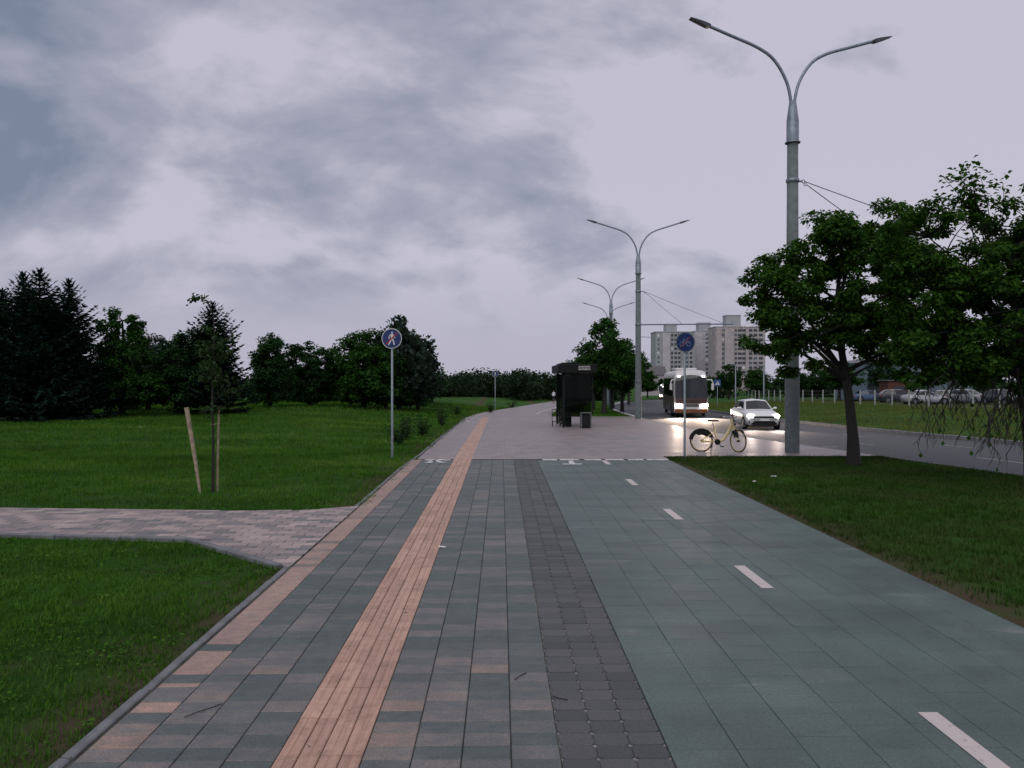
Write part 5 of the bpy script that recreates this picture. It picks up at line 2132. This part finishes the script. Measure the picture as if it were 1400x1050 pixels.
    MB().poly([(-.52, .25), (.52, .25), (.66, .31), (.50, .47), (-.50, .47), (-.66, .31)], st[0][0] - .03, st[0][0] + .2).build('lower_intake', M['black'], t)
    MB().box((0, st[0][0] - .06, .53), (.50, .02, .11)).build('number_plate', M['sign_white'], t)
    MB().box((0, 0, .21), (1.5, st[-1][0] * 1.7, .10)).build('underbody', M['black'], t)
    if lit and beams:
        for s in (-1, 1):
            l = bpy.data.lights.new('headlight_beam', 'SPOT')
            l.energy = 420
            l.spot_size = R(85)
            l.spot_blend = 0.8
            l.shadow_soft_size = .07
            l.color = (1.0, .78, .66)
            lo = bpy.data.objects.new('headlight_beam', l)
            col.objects.link(lo)
            lo.parent = t
            lo.location = (s * .66, st[2][0] - .30, st[2][3] - .03)
            lo.rotation_euler = (R(84), 0, R(180))
    return t


car('white crossover car with headlights on, driving ahead of the coach', (13.75, 41.5, base(41.5) - .155), R(-5), 'carwhite', True)

# parked cars behind the fence
gp = 'cars parked behind the white fence posts'
for k, (px, Y, rz, paint, kind, lab) in enumerate(((1270, 76, 88, 'carsilver', 'sedan', 'silver sedan parked side-on behind the fence posts'), (1232, 86, 80, 'cardark', 'suv', 'dark car parked behind the fence next to the silver sedan'), (1300, 84, 60, 'cargrey', 'sedan', 'grey car parked nose-out beyond the silver sedan'), (1330, 80, 20, 'cargrey', 'suv', 'grey crossover parked facing the road near the fence end'), (1378, 74, 5, 'cardark', 'suv', 'dark crossover parked facing the road behind the thin maple'), (1192, 96, 85, 'carblue', 'sedan', 'blue sedan parked far down the car park'))):
    x = X_of(px, Y)
    car(lab, (x, Y, far_z(x - cshift(Y), Y) + .0), R(rz), paint, False, kind, gp)

# =================================================================== COACHES


def coach(label, loc, rz, L=12.0, W=2.5, H=3.55, body='coachwhite', lower='coachred', beams=True, display=False):
    t = thing('coach', label, 'bus', loc, rz)
    hw = W / 2
    # stations along the length: y, inset of half width, z bottom, z top
    st = [(.06, .30, .42, 1.30), (.26, .12, .36, 1.9), (.42, .06, .32, 2.75), (.58, .03, .30, 3.22), (.80, .01, .30, H - .06), (1.3, 0, .30, H), (L * .5, 0, .30, H), (L - .35, 0, .32, H - .02), (L - .05, .06, .40, H - .25), (L, .2, .55, H - .6)]
    vs, fs = [], []
    for (y, ins, zb, zt) in st:
        w = hw - ins
        half = [(w * .9, zb), (w, zb + .12), (w, 1.2), (w * .995, 1.5 if zt > 1.6 else zt - .12), (w * .965, max(zt - .55, zb + .9)), (w * .90, zt - .20), (w * .70, zt - .05), (w * .3, zt)]
        rg = half + [(-x, z) for x, z in reversed(half)]
        vs += [(x, y, z) for x, z in rg]
    n = 16
    for i in range(len(st) - 1):
        for k in range(n):
            k2 = (k + 1) % n
            fs.append((i * n + k, (i + 1) * n + k, (i + 1) * n + k2, i * n + k2))
    fs.append(tuple(range(n)))
    fs.append(tuple(reversed(range((len(st) - 1) * n, len(st) * n))))
    MB().add(vs, fs, True).build('body', M[body], t)
    # windscreen: bulging sheet in front of the nose

    def front(u, z):
        """u -1..1 across the front"""
        y = -.07 + .10 * abs(u) ** 2.4
        y += max(0, (z - 1.3)) * .14 + max(0, z - 2.9) ** 2 * .9
        return (u * (hw - .05 - .16 * max(0, z - 2.6)), y - .02, z)

    def sheet(name, u0, u1, z0, z1, mat, dy=0.0, nu=10, nz=8, par=None, arch=0.0):
        vs = []
        for j in range(nz + 1):
            for i in range(nu + 1):
                u = u0 + (u1 - u0) * i / nu
                z = z0 + (z1 - z0) * j / nz
                z += arch * (1 - u * u) * (j / nz)
                p = front(u, z)
                vs.append((p[0], p[1] - dy, p[2]))
        fs = [(j * (nu + 1) + i, j * (nu + 1) + i + 1, (j + 1) * (nu + 1) + i + 1, (j + 1) * (nu + 1) + i) for j in range(nz) for i in range(nu)]
        return MB().add(vs, fs, True).build(name, mat, par or t)
    sheet('front_skin', -1, 1, .42, 1.43, M[body], 0.0, 12, 6)
    ws = sheet('windscreen', -.97, .97, 1.42, 2.90, M['glass'], .03, 14, 10, arch=.26)
    sheet('roof_brow', -.98, .98, 2.86, min(3.40, H - .12), M[body], .012, 14, 8, arch=.12)
    sheet('dash_panel', -.97, .97, 1.04, 1.44, M[lower], .030)
    sheet('bumper', -.98, .98, .34, .62, M['coachglow'] if lower == 'coachred' else M[lower], .035)
    sheet('grille', -.45, .45, .80, 1.0, M['coachgrey'], .03)
    sheet('number_plate', -.22, .22, .66, .76, M['sign_white'], .04, 2, 1)
    if display:
        sheet('destination_display', -.6, .6, 2.62, 2.86, M['display'], .05)
    for s in (-1, 1):
        # wipers
        a, b = front(s * .12, 1.46), front(s * .55, 2.05)
        MB().tube([(a[0], a[1] - .05, a[2]), (b[0], b[1] - .05, b[2])], .012, 4).build('wiper', M['black'], ws)
        p = front(s * .80, .86)
        hl = MB()
        for k, dx in enumerate((-.13, .12)):
            c = front(s * .80 + dx / hw * s, .86 + .04 * k)
            hl.lathe([(0, -.10), (.09, -.09), (.115, -.05), (.12, .05)], 14, 'Y', (c[0], c[1] + .0, c[2]))
        hl.build('headlight', M['head'], t)
        am = MB().box((p[0], p[1] - .03, p[2] - .20), (.36, .06, .07), bev=.02)
        am.build('indicator', M['amber'], t)
        p = front(s * .78, 3.02)
        MB().box((p[0] * .98, p[1] - .01, p[2] + .02), (.20, .10, .12), bev=.03).build('marker_lamp', M['marker'], t)
        # rabbit-ear mirrors
        q = front(s * .96, 2.65)
        mr = MB()
        mr.tube([(q[0], q[1] + .05, 2.78), (s * (hw + .16), -.22, 2.80), (s * (hw + .26), -.28, 2.62), (s * (hw + .26), -.27, 2.5)], [.05, .05, .045, .03], 7)
        arm = mr.build('mirror_arm', M[body], t)
        MB().box((s * (hw + .25), -.26, 2.28), (.19, .15, .50), bev=.05).build('mirror', M[body], arm)
        # side windows as separate panes
        np_ = 6
        for k in range(np_):
            y0 = 1.05 + k * (L - 1.8) / np_
            y1 = y0 + (L - 1.8) / np_ - .05
            xw = s * (hw + .006)
            m = MB().add([(xw, y0, 1.55), (xw, y1, 1.55), (s * (hw * .965 + .012), y1, 2.92), (s * (hw * .965 + .012), y0, 2.92)], [(0, 1, 2, 3) if s > 0 else (3, 2, 1, 0)])
            m.build('side_window', M['glass'], t)
        MB().box((s * (hw + .004), L / 2, .93), (.012, L - 1.0, 1.22)).build('skirt_panel', M[lower], t)
        for y in (2.6, L - 3.2):
            MB().lathe([(.56, s * (hw + .012)), (.0, s * (hw + .014))], 20, 'X', (0, y, .50)).build('wheel_arch', M['black'], t)
            car_wheel(t, s * (hw - .10), y, .50, s)
    MB().box((0, L * .45, H + .08), (1.7, 3.0, .2), bev=.07).build('roof_unit', M[body], t)
    MB().box((0, L / 2, .30), (W * .8, L * .85, .12)).build('underbody', M['black'], t)
    if beams:
        for s in (-1, 1):
            l = bpy.data.lights.new('headlight_beam', 'SPOT')
            l.energy = 3000
            l.spot_size = R(80)
            l.spot_blend = 0.8
            l.shadow_soft_size = .12
            l.color = (1.0, .76, .58)
            lo = bpy.data.objects.new('headlight_beam', l)
            col.objects.link(lo)
            lo.parent = t
            lo.location = (s * 1.0, -.45, .88)
            lo.rotation_euler = (R(86), 0, R(180))
    return t


coach('large white coach with dark windscreen, glow-tinted bumper and bright headlights', (14.05, 56.5, base(56.5) - .155), R(-8))
yb = 158.0
xb = ux(14.0, yb)
coach('distant white bus with lit display following the coach round the bend', (xb - 1.5, yb, base(yb) - .155), R(-14), 11.5, 2.5, 3.1, 'coachwhite', 'coachgrey', False, True)

# =================================================================== FENCE POSTS AND BUILDINGS
gf = 'white fence posts across the road'
fence_me = MB().lathe([(.075, -.2), (.07, 1.42), (.05, 1.47), (0, 1.48)], 8).mesh('fence_post')
fence_me.materials.append(M['post_white'])


def fence_xy(k):
    y = 52 + k * 3.05
    return 36 + .004 * max(0, y - 80) ** 2 * .5, y


for k in range(24):
    x, y = fence_xy(k)
    o = obj('fence_post', fence_me, None, None, (x + rng.uniform(-.05, .05), y, far_z(x - cshift(y), y)))
    o.rotation_euler = (rng.uniform(-.02, .02), rng.uniform(-.02, .02), 0)
    tag(o, 'white post of the fence between the verge and the car park', 'fence post', gf)
m = MB()
for zz in (.5, .95, 1.35):
    pts = []
    for k in range(24):
        x, y = fence_xy(k)
        pts.append((x, y, far_z(x - cshift(y), y) + zz))
    m.tube(pts, .012, 4, cap=False)
fw = m.build('fence_wires', M['wire'])
tag(fw, 'thin wires strung along the white fence posts', 'fence')
# car park surface
cp = strip('car_park', M['asphalt'], list(np.arange(62, 120, 4.0)), lambda y: 37.2, lambda y: 75, lambda x, y: far_z(40, y) + .012, 4)
struct(cp)

WM = MB().box((0, 0, 0), (1.0, .08, 1.0)).mesh('window')
WM.materials.append(M['pane'])
WM2 = MB().box((0, 0, 0), (1.0, .08, 1.0)).mesh('window')
WM2.materials.append(M['pane_pale'])
WM3 = MB().box((0, 0, 0), (1.0, .08, 1.0)).mesh('window')
WM3.materials.append(M['white'])


def tower(label, px0, px1, Y, ytop, wall, side_w, cols, pent, step=None, side_cols=()):
    x0, x1 = X_of(px0, Y), X_of(px1, Y)
    z0 = base(300) - 2.0
    H = (HOR - ytop) / F * Y + CAM_H - z0
    W = x1 - x0
    t = thing('apartment_block', label, 'building', ((x0 + x1) / 2, Y, z0), R(0), 'apartment towers on the skyline')
    D = 16.0
    body = MB().box((0, D / 2, H / 2), (W, D, H)).build('wall', M[wall], t)
    # proud bay panels with grey joints between storeys
    fl = 2.8
    nf = int(H / fl)
    for (a, b, mt_) in side_w:
        xa, xb_ = -W / 2 + a * W, -W / 2 + b * W
        MB().box(((xa + xb_) / 2, -.6, (H - .6) / 2), (xb_ - xa, 1.2, H - .6)).build('bay', M[mt_], t)
    MB().box((0, D / 2, H + .25), (W + .5, D + .5, .5)).build('parapet', M['panelB'], t)
    pa, pb, ph = pent
    MB().box((-W / 2 + (pa + pb) / 2 * W, D / 2, H + .5 + ph / 2), ((pb - pa) * W, 8, ph)).build('roof_house', M['panelB'], t)
    MB().box((-W / 2 + (pa + pb) / 2 * W, D / 2, H + .55 + ph), ((pb - pa) * W + .5, 8.5, .3)).build('roof_house_cap', M['panelC'], t)
    r = random.Random(px0)
    for (f, w, me) in cols:
        inb = any(a <= f <= b for a, b, _ in side_w)
        for k in range(nf):
            z = H - 1.9 - k * fl
            if z < 10:
                break
            mm = me
            if r.random() < .12:
                mm = WM3 if r.random() < .4 else WM2
            o = obj('window', mm, None, t, (-W / 2 + f * W, (-1.23 if inb else -.03), z))
            o.scale = (w, 1, 1.45)
    # storey joints
    m = MB()
    for k in range(1, nf):
        m.box((0, -.015, H - k * fl - .2), (W - .1, .03, .10))
    m.build('joint_lines', M['panelB'], t)
    return t


tower('pale grey apartment tower left of its twins on the skyline', 897, 951, 480, 454, 'panelB', [(.17, .36, 'panelA'), (.66, .74, 'panelB')], [(.07, 1.2, WM2), (.42, 1.3, WM), (.51, 1.7, WM), (.60, 1.6, WM), (.80, 1.6, WM2), (.90, 1.6, WM)], (.30, .58, 5.0))
tower('slim pale apartment tower between two wider ones', 950, 979, 500, 453, 'panelA', [(.02, .42, 'panelA')], [(.60, 1.6, WM2), (.76, 2.2, WM), (.93, 1.2, WM)], (.30, .86, 5.5))
tower('pinkish apartment tower, tallest on the skyline', 979, 1048, 460, 447, 'panelC', [(.01, .12, 'panelC'), (.18, .36, 'panelC'), (.60, .66, 'panelC')], [(.155, 1.5, WM2), (.41, 1.4, WM), (.49, 2.4, WM), (.575, 2.2, WM), (.70, 2.4, WM), (.80, 2.2, WM), (.91, 2.4, WM)], (.26, .55, 7.0))

# low buildings behind the car park
x0, x1, Y = X_of(1188, 108), X_of(1335, 108), 108
z0 = far_z(40, Y)
t = thing('shop_building', 'low pale blue building behind the parked cars', 'building', ((x0 + x1) / 2, Y, z0))
W = x1 - x0
MB().box((0, 5, 2.6), (W, 10, 5.4)).build('wall', M['shop_blue'], t)
MB().box((0, 4.8, 5.55), (W + .8, 11, .5), bev=.08).build('roof', M['panelA'], t)
for k in range(8):
    MB().box((-W / 2 + (k + .5) * W / 8, -.03, 2.4), (W / 8 - .35, .10, 2.6)).build('window', M['pane_pale'] if k % 3 else M['pane'], t)
MB().box((W * .12, -.25, 4.4), (W * .5, .3, 1.0), bev=.04).build('fascia', M['pane_pale'], t)
x = X_of(1232, 98)
t = thing('kiosk', 'small red kiosk beside the parked cars', 'kiosk', (x, 98, far_z(40, 98)))
MB().box((0, 1.2, 1.3), (2.6, 2.4, 2.6), bev=.03).build('wall', M['brick_red'], t)
MB().box((0, 1.2, 2.68), (3.0, 2.8, .16), bev=.03).build('roof', M['coachgrey'], t)
MB().box((.2, -.03, 1.5), (1.5, .1, .9)).build('window', M['pane'], t)
x = X_of(893, 260)
t = thing('house', 'distant low house roof at the road bend left of the apartment towers', 'house', (x, 260, base(260)))
MB().box((0, 4, 3), (9, 8, 8)).build('wall', M['panelC'], t)
m = MB()
m.add([(-5, -.5, 7), (5, -.5, 7), (5, 8.5, 7), (-5, 8.5, 7), (-5, 4, 10), (5, 4, 10)], [(0, 1, 5, 4), (2, 3, 4, 5), (0, 4, 3), (1, 2, 5), (0, 3, 2, 1)])
m.build('roof', M['coachgrey'], t)

# =================================================================== DISTANT CYCLIST
cy_x, cy_y = X_of(757, 112), 112
cz = base(cy_y)
bk = thing('bicycle', 'distant bicycle ridden away along the far path', 'bicycle', (cy_x, cy_y, cz), R(90 - 9))
for wx in (-.54, .54):
    wheel_parts(bk, wx, .335, .335)
m = MB()
m.tube([(-.54, 0, .335), (-.1, 0, .30), (.36, 0, .80), (-.2, 0, .78), (-.54, 0, .335)], .018, 6)
m.tube([(-.1, 0, .30), (-.24, 0, .95)], .016, 6)
m.tube([(.54, 0, .335), (.34, 0, .98)], .016, 6)
m.build('frame', M['dark_metal'], bk)
MB().tube([(.34, -.28, 1.0), (.34, .28, 1.0)], .014, 6).build('handlebar', M['black'], bk)
MB().box((-.24, 0, .97), (.26, .14, .05), bev=.02).build('saddle', M['black'], bk)


def person():
    t = thing('person', 'distant person in a white shirt riding away along the far path', 'person', (cy_x, cy_y, cz), R(90 - 9))
    joints = [(-.22, 0, 1.02), (-.20, 0, 1.22), (-.12, 0, 1.42), (-.06, 0, 1.52), (-.03, 0, 1.60), (0.0, 0, 1.70), (.01, 0, 1.78)]
    rad = [.15, .145, .155, .10, .055, .09, .075]
    V, E, Rd = list(joints), [(i, i + 1) for i in range(6)], list(rad)
    for s in (-1, 1):
        n = len(V)
        V += [(-.09, s * .19, 1.46), (.08, s * .25, 1.22), (.30, s * .24, 1.04), (.37, s * .23, 1.03)]
        Rd += [.07, .052, .038, .04]
        E += [(3, n), (n, n + 1), (n + 1, n + 2), (n + 2, n + 3)]
        n = len(V)
        kz = .58 if s > 0 else .74
        V += [(-.20, s * .10, .98), (.14, s * .11, kz + .06), (-.06 + (.06 if s < 0 else 0), s * .12, .22 if s > 0 else .45), (.08, s * .12, .17 if s > 0 else .40)]
        Rd += [.10, .075, .05, .04]
        E += [(0, n), (n, n + 1), (n + 1, n + 2), (n + 2, n + 3)]
    me = bpy.data.meshes.new('body')
    me.from_pydata(V, E, [])
    o = obj('body', me, None, t)
    md = o.modifiers.new('skin', 'SKIN')
    for i, sv in enumerate(me.skin_vertices[0].data):
        sv.radius = (Rd[i], Rd[i])
        sv.use_root = (i == 0)
    o.modifiers.new('sub', 'SUBSURF').levels = 1
    o.modifiers['sub'].render_levels = 1
    # one body surface, clothes by height: trousers below, white shirt, skin on head and forearms
    tt = NT('person_clothes')
    sp = tt.new('ShaderNodeSeparateXYZ')
    tt.l.new(tt.objco(), sp.inputs[0])
    c1 = tt.mix(tt.math('GREATER_THAN', sp.outputs[2], 1.03), (.03, .032, .04), (.70, .70, .72))
    c2 = tt.mix(tt.math('GREATER_THAN', sp.outputs[2], 1.57), c1, (.36, .22, .16))
    c3 = tt.mix(tt.math('GREATER_THAN', sp.outputs[0], .12), c2, (.36, .22, .16))
    tt.done(c3, .8)
    me.materials.append(tt.m)
    MB().lathe([(0, 1.875), (.05, 1.868), (.088, 1.82), (.098, 1.76), (.09, 1.70)], 12, 'Z', (-.015, 0, 0)).build('hair', M['hair'], t)
    MB().tube([(.095, 0, 1.735), (.12, 0, 1.715)], [.018, .014], 6).build('nose', M['skin'], t)
    return t


person()

# =================================================================== SMALL LITTER
gl = 'twigs on the paving'
for (pts, lab) in (([(-2.06, 5.02, .008), (-2.0, 5.09, .012), (-1.93, 5.16, .012), (-1.90, 5.23, .007)], 'curved dark twig on the grey tiles left of the tactile strip'), ([(.10, 5.62, .007), (.14, 5.68, .011), (.19, 5.75, .008)], 'short dark twig on the tiles beside the dark pavers'), ([(.36, 5.32, .008), (.40, 5.27, .012), (.46, 5.26, .006)], 'broken twig lying on the edge of the dark pavers')):
    o = MB().tube(pts, .0034, 5).build('twig', M['twig'])
    tag(o, lab, 'twig', gl)
for (x, y, z, s, lab) in ((X_of(604, 10.1), 10.1, .008, .07, 'small white paper scrap at the edge of the tactile strip'), (X_of(1060, 17.1), 17.1, .05, .09, 'white paper scrap on the grass verge by the bike path'), (X_of(1033, 16.4), 16.4, .03, .05, 'tiny white scrap at the edge of the bike path'), (X_of(195, 33), 33, .10, .10, 'white scrap on the wide lawn before the park trees')):
    m = MB()
    rr_ = random.Random(int(x * 100))
    ring_ = [(s * (.7 + rr_.uniform(-.3, .3)) * math.cos(a), s * .6 * (.7 + rr_.uniform(-.3, .3)) * math.sin(a), rr_.uniform(0, .015)) for a in np.linspace(0, 2 * PI, 8)[:-1]]
    vs = [(0, 0, .018)] + ring_ + [(p[0], p[1], p[2] - .004) for p in ring_]
    fs = [(0, i + 1, (i + 1) % 7 + 1) for i in range(7)] + [(i + 1, i + 8, (i + 1) % 7 + 8, (i + 1) % 7 + 1) for i in range(7)]
    m.add(vs, fs)
    o = m.build('paper_scrap', M['paper'], None, (x, y, z + (ground_z(x, y) if y > 20 else 0)))
    tag(o, lab, 'litter', 'paper scraps')
